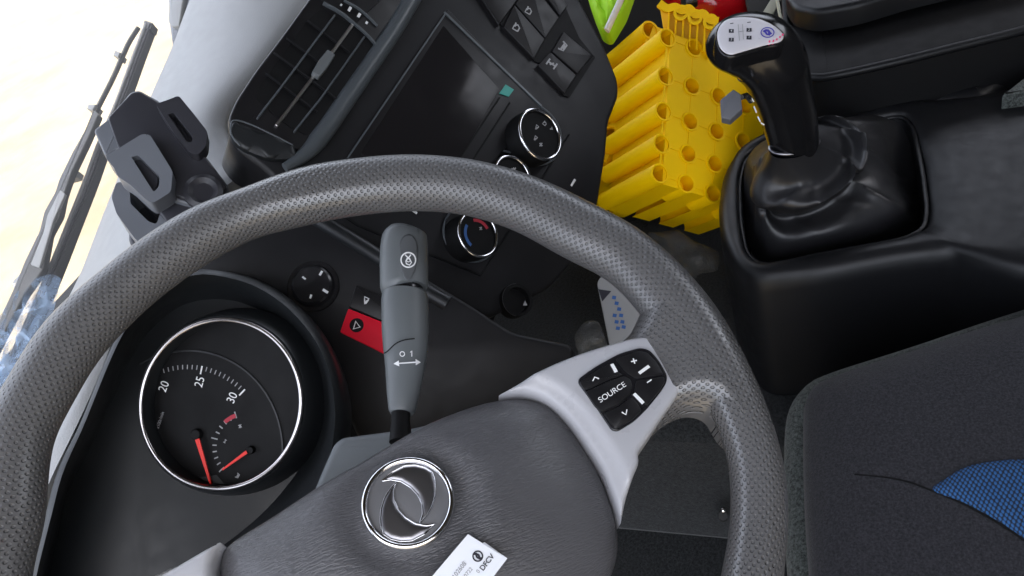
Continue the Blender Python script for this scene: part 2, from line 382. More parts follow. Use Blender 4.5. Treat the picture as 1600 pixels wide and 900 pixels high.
# ------------------------------------------------------------------ cab shell, ground
tag(mesh('ground', box((0, 0, -1.2), (1600, 1600, .1)), MT['ground'], ang=0), kind='structure')
tag(mesh('cab_floor', box((.65, -.2, -.03), (2.2, 1.9, .06)), MT['carpet'], ang=0), kind='structure')
cab = thing('truck_cab', (.65, -.2, 0), 'dark shell of the truck cab round the seats and dashboard', 'truck cab')  # unseen shell put in to keep the interior dark
mesh('roof', box((.65, -.21, 1.8), (2.5, 1.98, .06)), MT['lining'], cab, 0)
mesh('rear_wall', join(box((.65, -1.13, .53), (2.5, .05, 1.16)), box((.65, -1.13, 1.67), (2.5, .05, .28)), box((.1, -1.13, 1.32), (1.4, .05, .42)), box((1.8, -1.13, 1.32), (.2, .05, .42))), MT['lining'], cab, 0)  # unseen wall; its opening is shaped to light the yellow blocks
for x_, y_ in ((-.5, .32), (-.5, -1.0)): mesh('door_pillar', box((x_, y_, .9), (.06, .10, 1.74)), MT['cabdark'], cab, 0)
def door(x, nm, z1):
    d = mesh(nm, join(box((x, -.35, z1 / 2), (.05, 1.5, z1)), box((x, .25, (z1 + 1.77) / 2 - .0), (.05, .08, 1.765 - z1)), box((x, -.95, (z1 + 1.77) / 2), (.05, .3, 1.765 - z1))), MT['cabdark'], cab, 0)
door(1.80, 'door', 1.2)
mesh('firewall', box((.65, .80, .2), (2.3, .05, .5)), MT['cabdark'], cab, 0)
for x_ in (-.5, 1.8): mesh('wheel_arch', box((x_, .6, .2), (.05, .42, .5)), MT['cabdark'], cab, 0)

# ================================================================== steering wheel
HUB = P(602.58, 739.2, .4297); WN = C2W((.0468, .6111, -1.0))
wp = Plane(HUB, WN)
outer = [(20, 597), (67, 520), (110, 475), (150, 443), (233, 377), (300, 335), (393, 300), (480, 268), (560, 256), (650, 250), (740, 258), (830, 282), (920, 323), (1000, 366), (1060, 418), (1110, 475), (1160, 560), (1200, 650), (1225, 740), (1230, 820), (1222, 890)]
inner = [(44, 900), (70, 806), (72, 745), (79, 680), (112, 620), (154, 550), (213, 487), (287, 427), (400, 363), (480, 345), (560, 330), (640, 323), (700, 325), (760, 338), (810, 357), (860, 386), (903, 409), (940, 424), (975, 455), (1010, 500), (1135, 700), (1143, 760), (1140, 830), (1128, 890)]
def polar(pts):
    a = []
    for x, y in pts:
        q = wp.l(x, y); a.append((math.atan2(q[1], q[0]) % (2 * math.pi), np.linalg.norm(q)))
    a = sorted(a); t = [x[0] for x in a]; r = [x[1] for x in a]
    return t, r
def radf(pts, extra, n=360):
    t, r = polar(pts); t = list(t) + [math.radians(a) for a, _ in extra]; r = list(r) + [b for _, b in extra]
    o = np.argsort(t); t = np.array(t)[o]; r = np.array(r)[o]
    ph = np.linspace(0, 2 * math.pi, n, endpoint=False); v = np.interp(ph, t, r, period=2 * math.pi)
    k = np.exp(-.5 * (np.arange(-15, 16) / 2.6) ** 2); k /= k.sum(); v = np.convolve(np.r_[v[-15:], v, v[:15]], k, 'valid'); return ph, v
ph, Ro = radf(outer, [(a, .2275) for a in (225, 250, 270, 290, 315)]); _, Ri = radf(inner, [(a, .190) for a in (225, 250, 270, 290, 315)])
wheel = thing('steering_wheel', HUB, 'large grey perforated leather steering wheel with silver spokes and round chrome emblem', 'steering wheel')
n, m = 360, 28; V = []; UV = []; Fc = []
for i in range(n):
    rc = (Ro[i] + Ri[i]) / 2; rt = (Ro[i] - Ri[i]) / 2; rw = min(rt, .0185) * .98
    for j in range(m):
        b = 2 * math.pi * j / m; q = rc + rt * math.cos(b)
        V.append(wp.W(q * math.cos(ph[i]), q * math.sin(ph[i]), rw * math.sin(b)))
for i in range(n):
    for j in range(m):
        Fc.append((i * m + j, ((i + 1) % n) * m + j, ((i + 1) % n) * m + (j + 1) % m, i * m + (j + 1) % m))
rim = mesh('rim', (V, Fc), MT['leather'], wheel, 60)
lay = rim.data.uv_layers.new(name='UVMap')
perq = .0034 * math.sqrt(2)
NU = round(2 * math.pi * .2085 / perq) * perq; NVv = round(2 * math.pi * .0185 / perq) * perq
for poly in rim.data.polygons:
    idx = [rim.data.loops[k].vertex_index for k in poly.loop_indices]
    ii = [v // m for v in idx]; jj = [v % m for v in idx]
    for k, a, b in zip(poly.loop_indices, ii, jj):
        if a == 0 and max(ii) == n - 1: a = n
        if b == 0 and max(jj) == m - 1: b = m
        lay.data[k].uv = (a / n * NU, b / m * NVv)
# leather on the spokes
def z5(p): return [(780 + x / 3.75, 500 + y / 3.75) for x, y in p]
spk = [(1000, 490), (985, 518), (945, 538), (900, 557), (850, 582), (880, 592), (930, 620), (955, 660), (972, 700), (978, 725), (1003, 690), (1045, 648), (1080, 633), (1112, 640), (1140, 690), (1190, 700), (1160, 600), (1090, 480), (1020, 440)]
pp = crom(fillet(wp.poly(spk), .012), 170, True)
def spoke_h(a, b, d):
    t = min(1, max(0, (math.hypot(a, b) - .160) / .045)); return .0105 * t * t * (3 - 2 * t)
mesh('spoke_leather', pillow(wp, pp, -.0175, -.0165, .0225, .014, .004, spoke_h), MT['leather'], wheel, 60)
# back body of the wheel (holds the pad)
# silver trim, right
to = [(0, 412), (130, 335), (400, 215), (640, 135), (800, 95), (910, 90), (985, 130), (1060, 220), (1103, 305), (1085, 370), (960, 560), (865, 700), (822, 760), (828, 820)]
to = [(0, 412), (200, 305), (400, 215), (600, 147), (780, 98), (900, 90), (990, 132), (1065, 225), (1103, 310), (1075, 395), (960, 560), (872, 690), (824, 765), (822, 830)]
to = z5(to) + [(990, 745), (981, 775), (974, 811)]
ti = [(973, 806), (958, 762), (942, 724)] + z5([(520, 705), (430, 580), (340, 490), (250, 430), (150, 400), (60, 405)])
wt = .008
tin = crom(wp.poly(ti, wt), 60); tou = crom(wp.poly(to, wt), 120); tp = list(tou) + list(tin[1:-1])
def trimh(a, b, d):
    q = np.min(np.linalg.norm(tin - np.array([a, b]), axis=1)); t = max(0, 1 - q / .011); return -.0055 * t * (2 - t) * .75
mesh('spoke_trim', pillow(wp, tp, -.02, .003, .0055, .0035, .0032, trimh), MT['silver'], wheel, 60)
# silver trim, left
tl = [(344, 841), (310, 860), (276, 880), (240, 900), (190, 930), (160, 975), (200, 1010), (300, 1020), (345, 985), (330, 905), (327, 880), (333, 856)]
mesh('spoke_trim', pillow(wp, fillet(wp.poly(tl, wt), .004), -.02, .001, .0075, .0045, .006), MT['silver'], wheel, 50)
sl_ = [(290, 872), (200, 915), (90, 960), (30, 1000), (60, 1080), (200, 1060), (250, 1000), (300, 930)]
mesh('spoke_leather', pillow(wp, fillet(wp.poly(sl_), .01), -.016, -.006, .011, .012, .008), MT['leather'], wheel, 50)
# airbag cover
padpx = [(329, 890), (329, 868), (345, 838), (420, 795), (500, 748), (560, 716), (640, 668), (700, 638), (760, 615), (812, 606), (850, 612), (875, 628), (905, 665), (940, 720), (962, 770), (973, 815), (972, 860), (955, 905), (925, 950), (860, 1010), (740, 1080), (600, 1120), (470, 1110), (380, 1060), (345, 980)]
pl_pad = [tuple(q) for q in wp.poly(padpx, .010)]
pc = crom(pl_pad, 150, True); ec = wp.l(639, 786, .02)
def padh(a, b, d):
    r = math.hypot(a - ec[0], b - ec[1]); return .006 * min(1, d / .07) - .020 * (1 - math.exp(-(r / .09) ** 2)) - .006 * math.exp(-(max(0, r - .027) / .010) ** 2)
airbag = mesh('airbag_cover', pillow(wp, pc, -.05, .006, .016, .045, .0045, padh), MT['pad'], wheel, 60)
mesh('hub_body', extr(wp, inset(pc if area2(pc) > 0 else pc[::-1], .006), -.075, -.045, .008), MT['dark'], wheel)
# emblem
ew = .0232; pe = ep = wp; er = 73 * wp.px(639, 786, ew); ecl = wp.l(638, 786, ew)
emb = mesh('emblem', join(lathe(wp, ecl, [(er * .99, ew - .012), (er * .99, ew - .001), (er * .9, ew + .0004)], 64)), plastic('emblem_backing', (.12, .12, .125), .45, 900, 0), wheel)
mesh('emblem_ring', join(ringt(wp, ecl, er * .93, er * .075, ew + .0008, 96, 12, .0028)), MT['chrome'], emb, 60)
def emp(pts): return [ecl + (np.array([x - 480, -(y - 430)]) / 4.09) * wp.px(639, 786, ew) * np.array([1, 1.02]) for x, y in pts]
cr1 = [(300, 297), (355, 286), (425, 298), (490, 335), (540, 385), (570, 440), (578, 500), (562, 560), (605, 510), (635, 450), (648, 390), (648, 330), (640, 280), (622, 235), (575, 205), (510, 190), (440, 195), (365, 235)]
cr2 = [(960 - x, 860 - y) for x, y in cr1]
for c in (cr1, cr2):
    ce_ = crom(fillet(emp(c), .0005, 3), 90, True)
    sw_ = mesh('emblem_swallow', pillow(wp, ce_, ew - .001, ew + .0006, .0014, .003, .0015), MT['chrome2'], emb, 40)
    mesh('emblem_edge', tube([wp.W(a, b, ew + .0012) for a, b in list(ce_) + [ce_[0]]], .00042, 8, False), MT['chrome'], emb, 60)
# button panel
bpx = z5([(448, 362), (560, 282), (700, 205), (820, 170), (875, 182), (930, 240), (980, 330), (978, 372), (950, 420), (870, 520), (790, 600), (690, 660), (655, 652), (560, 510)])
wb = .0075
bpan = mesh('button_panel', extr(wp, fillet(wp.poly(bpx, wb), .004), 0, .0100, .0008), MT['gloss'], wheel)
def zz5(x, y): return (780 + x / 3.75, 500 + y / 3.75)
def zstrip(pts, wpx, w, mat, par, h=.0004, name='marking'):
    q = [wp.l(*zz5(*p), w) for p in pts]; return mesh(name, strip(wp, q, w - .0002, h, wpx / 3.75 * wp.px(960, 600, w)), mat, par, 0)
wb2 = .0101
arc = [(735, 310), (775, 335), (795, 370), (790, 410), (780, 440)]
# button pads with gaps
bt = [[(470, 368), (570, 300), (655, 255), (690, 305), (725, 325), (640, 350), (540, 400), (500, 410)],
      [(505, 422), (560, 400), (650, 360), (730, 330), (768, 350), (778, 390), (765, 440), (700, 500), (600, 540), (560, 505)],
      [(610, 552), (700, 512), (775, 455), (800, 480), (835, 530), (780, 585), (690, 640), (670, 638)],
      [(680, 232), (820, 185), (868, 195), (920, 250), (960, 320), (800, 345), (735, 300)],
      [(802, 360), (965, 335), (968, 368), (935, 420), (865, 505), (805, 450), (790, 420)]]
for k, q in enumerate(bt):
    mesh('button', extr(wp, fillet(wp.poly(z5(q), wb2), .0012, 3), .009, .0113, .0005, 2), MT['panel'], bpan)
wm = .0116
for a, b, w_ in (((660, 258), (686, 305), 20), ((820, 312), (878, 270), 18), ((790, 432), (845, 488), 20)): zstrip([a, b], w_, wm, MT['white'], bpan, name='marker_bar')
mesh('symbol', join(textg(wp, 'SOURCE', *zz5(662, 425), 33, 8.5, wm, sx=1.05),
    strip(wp, [wp.l(*zz5(*p), wm) for p in ((548, 358), (560, 335), (585, 345))], wm, .0003, .0007),
    strip(wp, [wp.l(*zz5(*p), wm) for p in ((718, 540), (742, 555), (748, 525))], wm, .0003, .0007),
    strip(wp, [wp.l(*zz5(*p), wm) for p in ((773, 245), (806, 237))], wm, .0003, .0007),
    strip(wp, [wp.l(*zz5(*p), wm) for p in ((785, 226), (794, 256))], wm + .0001, .0003, .0007),
    strip(wp, [wp.l(*zz5(*p), wm) for p in ((866, 368), (892, 350))], wm, .0003, .0007)), MT['white'], bpan, 0)
# paper tag
pt = Plane(wp.hit(731, 870, .028), WN + .12 * C2W((1, 0, 0)))
tagp = thing('paper_tag', pt.hit(731, 890), 'white paper tag with black print lying on the steering wheel airbag cover', 'paper tag')
mesh('sheet', extr(pt, pt.poly([(752, 850), (757, 846.5), (793, 872), (774, 897), (740, 945), (700, 925)]), -.0012, -.0006), MT['paper'], tagp, 0)
mesh('sheet', extr(pt, pt.poly([(731, 835), (786, 869), (768, 893), (722, 950), (660, 920), (668, 909)]), 0, .0005), MT['paper'], tagp, 0)
c = pt.l(746.5, 869, .0007); k = pt.px(746, 869)
mesh('print', textg(pt, 'DFCV', 761, 879, 52, 8, .0007, pad=.02), MT['ink'], tagp, 0)
mesh('print_emblem', join(strip(pt, [c + np.array([math.cos(t), math.sin(t)]) * 7.5 * k for t in np.linspace(0, 2 * math.pi, 32, endpoint=False)], .0006, .0002, 2.2 * k, True),
    strip(pt, crom([c + np.array(q) * k for q in ((-6.5, 3), (1, 2), (3, -5))], 8), .0006, .0002, 3 * k), strip(pt, crom([c + np.array(q) * k for q in ((6.5, -3), (-1, -2), (-3, 5))], 8), .00065, .0002, 3 * k)), MT['ink'], tagp, 0)
for s_, x_, y_, h_ in (('0102608', 716, 893, 7), ('250722', 729, 898, 6), ('0', 747, 893, 6)): mesh('print', textg(pt, s_, x_, y_, 52, h_, .0007), MT['inkgrey'], tagp, 0)

# ================================================================== steering column with stalk
colm = thing('steering_column', P(560, 760, .50), 'grey steering column shroud with a wiper stalk behind the wheel', 'steering column')
sp = Plane(P(580, 700, .50), C2W((-.05, .45, -1)))
mesh('shroud', extr(sp, fillet(sp.poly([(470, 810), (496, 745), (519, 692), (533, 681), (640, 667), (760, 640), (800, 700), (760, 800), (640, 880), (520, 880)]), .006), -.09, 0, .006), MT['shroud'], colm)
sd0, sd1 = .485, .555
def sdep(y): return sd0 + (sd1 - sd0) * (655 - y) / 295
def stk(rows, n=32, sq=.9):
    cs = []
    path = [P((a + b) / 2, y, sdep(y)) for a, b, y in rows]; rad = [(b - a) / 2 / F * sdep(y) for a, b, y in rows]
    return tube(path, rad, n, True, sq, up=R[:, 0])
stem = mesh('stalk', stk([(600, 666, 463), (597, 668.5, 461.5), (596, 669, 468), (596, 670, 490), (597, 670, 520), (599, 669, 545), (602, 664, 575), (604, 657, 610), (607, 650, 640), (610, 646, 646)][::1]), MT['stalk'], colm, 40)
mesh('stalk_end', stk([(616, 652, 358), (607, 659, 361), (600, 664, 366), (597, 667, 370), (594.5, 668.5, 385), (593.5, 669, 415), (594, 669, 447), (596, 667, 453), (601, 663, 455)]), MT['stalk'], stem, 40)
mesh('stalk_neck', stk([(604, 661, 452), (604, 661, 470)]), MT['gloss'], stem)
mesh('stalk_neck', stk([(612, 641, 635), (611, 641, 660), (608, 644, 690)]), MT['darker'], colm)
# inset and writing on the stalk (front facing patches wrapped on the round body)
def wrapst(g_px, lift=.0006):
    """map photo points onto the surface of the round stalk"""
    out = []
    for x, y in g_px:
        cx, rr = 632.3, 37.2; d = sdep(y); s = max(-1, min(1, (x - cx) / rr)); q = P(x, y, d - math.sqrt(1 - s * s) * (rr / F * d) * 1.03 - lift)
        out.append(q)
    return out
def patch(px_poly, mat, par, name, lift):
    p = np.array(px_poly, float); p = p if area2(p) > 0 else p[::-1]
    lo, hi = p.min(0), p.max(0); g = [(x, y) for x in np.arange(lo[0], hi[0], 3) for y in np.arange(lo[1], hi[1], 3)]
    g = [q for q, i in zip(g, inside(g, p)) if i] if g else []
    g = [q for q in g if pdist([q], p)[0] > .8]
    pts = list(p) + [np.array(q) for q in g]; n = len(p)
    r = delaunay_2d_cdt([Vector(v) for v in pts], [(i, (i + 1) % n) for i in range(n)], [], 1, 1e-6)
    return mesh(name, (wrapst([tuple(v) for v in r[0]], lift), [tuple(f) for f in r[2]]), mat, par, 60, sol=.0003)
el = [(638 + 15 * math.cos(t) * (1 - .25 * math.sin(t)), 402 + 36 * math.sin(t)) for t in np.linspace(0, 2 * math.pi, 36, endpoint=False)]
patch(el, MT['stalkd'], stem, 'stalk_inset', .0004)
def wstrip(pts, w, closed=False, lift=.0012):
    p = np.array(pts, float); n = len(p); t = (np.roll(p, -1, 0) - np.roll(p, 1, 0)) if closed else np.gradient(p, axis=0)
    t /= np.linalg.norm(t, axis=1)[:, None]; nn = np.stack([-t[:, 1], t[:, 0]], 1); V = []; Fc = []
    for i in range(n): V += wrapst([p[i] + nn[i] * w / 2, p[i] - nn[i] * w / 2], lift)
    for i in range(n if closed else n - 1): j = (i + 1) % n; Fc.append((2 * i, 2 * i + 1, 2 * j + 1, 2 * j))
    return V, Fc
circ = lambda cx, cy, r, n=28, a0=0, a1=2 * math.pi: [(cx + r * math.cos(t), cy + r * math.sin(t)) for t in np.linspace(a0, a1, n, endpoint=(a1 - a0) < 6.2)]
mesh('symbol', join(wstrip(circ(638, 406, 11.5), 2.0, True), wstrip([(633, 398), (641, 406), (643, 410), (640, 414), (635, 412), (634, 408), (642, 398)], 1.8), wstrip(circ(638, 406, 3), 1.2, True),
    wstrip(circ(628.5, 553, 3.6), 1.2, True), wstrip([(641, 550.5), (643.5, 548), (643.5, 557)], 1.3), wstrip([(622, 568), (650, 566)], 1.8)), MT['white'], stem, 0, sol=.0002)
for tri in ([(615, 568.5), (623, 563.5), (624, 572.5)], [(657.5, 566), (649.5, 561), (650, 570.5)]): mesh('arrow_tip', (wrapst(tri, .0013), [(0, 1, 2)]), MT['white'], stem, 0, sol=.0002)
mesh('seam', wstrip(crom([(600, 552), (606, 548), (618, 537), (632, 531), (648, 529)], 16), 1.6, lift=.0005), MT['darker'], stem, 0, sol=.0002)

# ================================================================== dashboard
dash = thing('dashboard', P(560, 300, .80), 'grey and black truck dashboard with air vent, dark screen, knobs and a round gauge', 'dashboard')
A = [(380, -140, 1.03), (335, -70, .99), (303, 0, .95), (275, 75, .92), (238, 160, .88), (165, 340, .81), (125, 440, .775), (70, 540, .73), (-20, 700, .69), (-110, 850, .67)]
Bm = [(455, -140, .97), (410, -70, .93), (375, 0, .89), (345, 75, .855), (300, 170, .80), (215, 350, .735), (170, 440, .70), (110, 560, .665), (30, 720, .635), (-50, 880, .62)]
Cc = [(560, -140, .97), (510, -70, .93), (478, 0, .885), (425, 80, .84), (352, 190, .79), (378, 258, .745), (325, 300, .715), (265, 345, .69), (205, 435, .665), (160, 560, .635), (100, 700, .605), (20, 900, .60)]
Dd = [(600, -140, 1.05), (545, -70, 1.0), (510, 0, .95), (450, 90, .90), (372, 215, .84), (410, 285, .775), (345, 325, .76), (285, 360, .73), (218, 445, .70), (172, 575, .67), (112, 715, .64), (40, 910, .63)]
A0 = [(x - 4, y - 3, d + .05) for x, y, d in A]
rows = [crom([P(*q) for q in L_], 60) for L_ in (A0, A, Bm, Cc, Dd)]
cols = [crom([rows[k][i] for k in range(5)], 26) for i in range(60)]
mesh('dash_top', loft(cols, False), MT['dash'], dash, 60, sol=.004)
# hidden body under the skins
mesh('dash_body', join(box((.12, .52, .42), (1.2, .44, .46)), box((1.2, .52, .42), (1.1, .44, .5))), MT['darker'], dash, 0, bev=.02)

# centre stack slab
cs = plane3((600, 200, .72), (690, 30, .775), (840, 210, .795))
stack = [(620, -160), (560, -60), (505, 0), (440, 90), (366, 190), (358, 210), (372, 235), (410, 262), (440, 290), (500, 340), (600, 400), (720, 480), (765, 498), (800, 480), (860, 450), (905, 400), (935, 320), (948, 240), (952, 190), (968, 150), (967, 125), (945, 70), (905, -5), (870, -60), (800, -160)]
stk_ = mesh('centre_panel', extr(cs, fillet(cs.poly(stack), .008), -.07, 0, .005), MT['dark'], dash)
# air vent : recess frame + slats
def z2(p): return [(340 + x / 4, y / 4) for x, y in p]
vent = mesh('air_vent', extr(cs, fillet(cs.poly(z2([(900, -360), (600, -30), (390, 260), (230, 470), (105, 660), (60, 770), (75, 840), (130, 900), (330, 960), (560, 960), (700, 720), (830, 520), (1000, 260), (1180, 10), (1380, -300)])), .008), 0, .010, .003), MT['panel'], dash)
# thin dark sheet painted in for the shade inside the opening
mesh('vent_shade', extr(cs, fillet(cs.poly(z2([(640, 60), (560, 130), (250, 560), (240, 610), (400, 760), (560, 850), (640, 760), (1010, 280), (900, 180)]), .0104), .003), .0100, .0106), MT['darker'], vent, 0)
for pts_, wd, mt_ in (([(735, 90), (600, 270), (430, 500), (250, 735)], 12, 'ridge'), ([(845, 150), (720, 320), (560, 530), (365, 785)], 20, 'stalk'), ([(920, 225), (790, 410), (640, 620), (480, 820)], 12, 'ridge')):
    q = [cs.l(*p, .014) for p in z2(pts_)]
    mesh('slat', strip(cs, q, .008, .006, wd / 4 * cs.px(480, 110)), MT['slat'] if wd == 20 else MT[mt_], vent, 0, bev=.0006)
for pts_ in ([(430, 240), (640, 400)], [(350, 330), (740, 620)], [(300, 460), (620, 700)], [(560, 130), (820, 330)]):
    q = [cs.l(*p, .0112) for p in z2(pts_)]
    mesh('fin', strip(cs, q, .0106, .003, .0012), MT['dark'], vent, 0)
q = [cs.l(*p, .018) for p in z2([(710, 330), (660, 400), (612, 470)])]
mesh('slider', strip(cs, q, .012, .008, [.008, .0095, .0075]), MT['stalk'], vent, 0, bev=.001)
mesh('vent_end', join(strip(cs, crom([cs.l(*p, .012) for p in z2([(660, 18), (770, 80), (850, 145), (920, 205), (990, 280)])], 20), .0095, .004, .0022), strip(cs, crom([cs.l(*p, .012) for p in z2([(790, 0), (880, 50), (940, 100), (1000, 160)])], 12), .0095, .003, .0016)), MT['ridge'], vent, 0, bev=.0004)
mesh('marking', join(*[strip(cs, [cs.l(*p, .0115) for p in z2(q)], .0103, .0004, w_ * cs.px(550, 15)) for q, w_ in (([(820, 65), (835, 40)], 4), ([(880, 103), (892, 80)], 4), ([(930, 145), (938, 132)], 3.5), ([(770, 32), (778, 22)], 2.5))]), MT['white'], vent, 0)
mesh('scoop', pillow(cs, fillet(cs.poly(z2([(100, 750), (75, 810), (100, 880), (170, 930), (330, 990), (500, 985), (480, 900), (330, 830)]), .012), .003), .004, .0095, .0025, .004, .004), MT['binn'], vent, 50)
mesh('scoop_highlight', tube(crom([cs.hit(x, y, .0125) for x, y in z2([(470, 905), (330, 835), (200, 775), (105, 752), (82, 790), (90, 850), (140, 910)])], 40), .0007, 8), MT['ridge'], vent, 60)  # pale line drawn in for the highlight round the scoop
# slate ridge bar beside the vent
rb = crom([cs.hit(x, y, .008) for x, y in ((700, -100), (650, -12), (620, 40), (585, 92), (545, 150), (505, 208), (478, 240), (445, 262))], 40)
mesh('ridge_bar', tube(rb, [.0085] * 34 + list(np.linspace(.0085, .004, 6)), 16, True), MT['ridge'], dash, 60)
# head unit panel and screen
hp = fillet(cs.poly([(700, -40), (560, 175), (542, 245), (545, 260), (700, 370), (765, 400), (800, 330), (875, 170), (697, 15)]), .004)
mesh('radio_panel', extr(cs, fillet(cs.poly([(697, 17), (542, 245), (556, 258), (650, 300), (720, 310), (842, 172)]), .002), 0, .0045, .0008), MT['panel'], dash)
scr = mesh('screen', extr(cs, fillet(cs.poly([(693, 40), (563, 240), (600, 262), (700, 280), (781, 140)], .005), .0015), .003, .0052, .0004), MT['screen'], dash)
mesh('screen_edge', join(strip(cs, [cs.l(*p, .005) for p in ((694, 19), (846, 166))], .004, .0018, .0022), strip(cs, [cs.l(*p, .005) for p in ((697, 20), (543, 247))], .0045, .0012, .0016)), MT['ridge'], dash, 0)
mesh('film_tab', extr(cs, cs.poly([(790, 132), (803, 140), (795, 151), (780, 146)], .0056), .0052, .0057), MT['teal'], scr, 0)
for a, b in (((781, 152), (690, 290)), ((797, 160), (706, 300))):
    mesh('panel_seam', strip(cs, [cs.l(*a, .005), cs.l(*b, .005)], .0045, .0005, .0018), MT['darker'], dash, 0)
# switch blocks
def swtch(px_poly, nm='switch', mt='panel'):
    return mesh(nm, extr(cs, fillet(cs.poly(px_poly, .004), .0012, 3), 0, .005, .0008), MT[mt], dash)
mesh('switch_bay', extr(cs, fillet(cs.poly([(733, -40), (785, 43), (836, 97), (842, 98), (880, 150), (890, 152), (930, 90), (905, 60), (860, -40)], .001), .002), 0, .0015), MT['darker'], dash, 0)
sws = [[(735, -28), (745, -40), (808, 0), (779, 40)], [(803, 8), (786, 42), (834, 92), (851, 62)], [(827, -30), (805, 6), (852, 60), (873, 28)], [(860, 82), (840, 102), (882, 146), (900, 118)], [(880, 50), (862, 80), (902, 115), (925, 88)], [(832, -36), (875, 25), (886, 10), (850, -45)]]
SW = [swtch(q) for q in sws]
def ico(pl, x, y, ang, kind, s, w, par, mat=None):
    t = math.radians(ang); o = pl.l(x, y, w); dx = (pl.l(x + math.cos(t), y - math.sin(t), w) - o); dy = (pl.l(x - math.sin(t), y - math.cos(t), w) - o)
    f = lambda a, b: o + dx * a * s + dy * b * s; lw = s * 1.3 * pl.px(x, y, w)
    pats = {'diff': [[(-4, -3), (-4, 3)], [(4, -3), (4, 3)], [(-4, 0), (4, 0)], [(-1.2, -1.5), (1.2, 1.5)]], 'lamp': [[(-3, -3), (-3, 3), (1, 3), (3, 0), (1, -3), (-3, -3)], [(0, 2), (4, 3)]],
            'cup': [[(-4, 3), (-3, -2), (3, -2), (4, 3)], [(-2, -1), (2, -1)], [(-3, .6), (3, .6)]], 'horn': [[(-4, -1), (0, 1), (4, 3), (4, -3), (0, -1), (-4, -1)], [(-3, -2), (3, -3)]],
            'fan': [[(-4, 0), (4, 0)], [(0, -4), (0, 4)], [(-2.5, -2.5), (2.5, 2.5)]], 'arrow': [[(-3, 2), (0, -2), (3, 2), (0, 1), (-3, 2)]]}
    return mesh('symbol', join(*[strip(pl, [f(*p) for p in q], w + .00005 * i, .0003, lw) for i, q in enumerate(pats[kind])]), mat or MT['grey'], par, 0)
ico(cs, 826, 17, 60, 'lamp', 1.4, .0053, SW[2]); ico(cs, 807, 43, 60, 'lamp', 1.5, .0053, SW[1]); ico(cs, 880, 73, 55, 'cup', 1.7, .0053, SW[4]); ico(cs, 862, 100, -35, 'diff', 1.7, .0053, SW[3])
# rotary knobs
def rotary(x, y, rpx, name='rotary_knob', h=.022, skirt=1.25):
    pk = Plane(cs.hit(x, y, h), cs.n * 1.0 + .25 * R[:, 0]); r = rpx * pk.px(x, y)
    k = mesh(name, lathe(pk, (0, 0), [(r * 1.05, -h - .01), (r * 1.03, -.004), (r * 1.0, -.002), (r * .9, -.0015), (r * .88, -.0035)], 56), MT['darker'], dash)
    mesh('knob_ring', ringt(pk, (0, 0), r * .97, r * .07, -.002, 64, 10), MT['chrome'], k, 60)
    ks = Plane(cs.hit(x - rpx * .45, y, .003), cs.n)
    mesh('knob_surround', ringt(ks, (0, 0), r * skirt, r * .05, .0, 64, 8), MT['ridge'], k, 60)
    return k, pk, r
k1, p1, r1 = rotary(846, 209, 31)
for a, b, kd in ((838, 199, 'horn'), (851, 193, 'lamp'), (862, 201, 'arrow'), (836, 216, 'horn'), (845, 226, 'fan')): ico(p1, a, b, 50, kd, .8, -.0030, k1, MT['grey'])
k2, p2, r2 = rotary(803, 276, 27); ico(p2, 803, 266, 55, 'fan', 1.2, -.003, k2, MT['grey'])
k3, p3, r3 = rotary(749, 365, 30)
def arcs(pk, r, a0, a1, w, wd): return strip(pk, [np.array([math.cos(t), math.sin(t)]) * r for t in np.radians(np.linspace(a0, a1, 16))], w, .0003, wd)
mesh('hot_mark', arcs(p3, r3 * .62, 35, 110, -.0032, .003), MT['redm'], k3, 0); mesh('cold_mark', arcs(p3, r3 * .62, 150, 240, -.0032, .003), MT['blue'], k3, 0); ico(p3, 751, 357, 55, 'fan', .7, -.003, k3)
mesh('climate_trim', strip(cs, [cs.l(*p, .002) for p in ((640, 318), (560, 300), (480, 300), (560, 352), (752, 430), (835, 300), (890, 210))][2:], .0, .0022, .0016), MT['darker'], dash, 0)
for a_, b_ in (((893, 290), (899, 280)), ((640, 325), (652, 333))): mesh('panel_mark', strip(cs, [cs.l(*a_, .002), cs.l(*b_, .002)], .001, .0006, .0022), MT['white'], dash, 0)
# socket
pk = Plane(cs.hit(806, 470, .004), cs.n); rr = 23 * pk.px(806, 470)
sk = mesh('power_socket', lathe(pk, (0, 0), [(rr, -.01), (rr, .004), (rr * .8, .004), (rr * .75, -.002)], 40), MT['darker'], dash)
mesh('socket_ring', arcs(pk, rr * .95, 95, 265, .0035, .0022), MT['chrome2'], sk, 0)
c0 = pk.l(820, 474, .004); mesh('symbol', extr(pk, [c0 + np.array(q) * .001 for q in ((-2.2, -2.4), (2.2, -2), (0, 2.6))], .0045, .005), MT['grey'], sk, 0)
# knee panel below the stack and column
kp = Plane(P(500, 470, .665), C2W((.0, .2, -1)))
knee = [(250, 440), (330, 380), (430, 330), (470, 325), (560, 370), (640, 420), (740, 480), (800, 520), (900, 540), (880, 640), (700, 700), (560, 690), (540, 640), (500, 540), (420, 460), (330, 430)]
mesh('driver_panel', extr(kp, fillet(kp.poly(knee), .01), -.05, 0, .004), MT['dark'], dash)
mesh('panel_ridge', tube(crom([kp.hit(x, y, -.003) for x, y in ((455, 318), (520, 358), (590, 402), (660, 452), (700, 475))], 24), .0075, 14), MT['binn'], dash, 60)
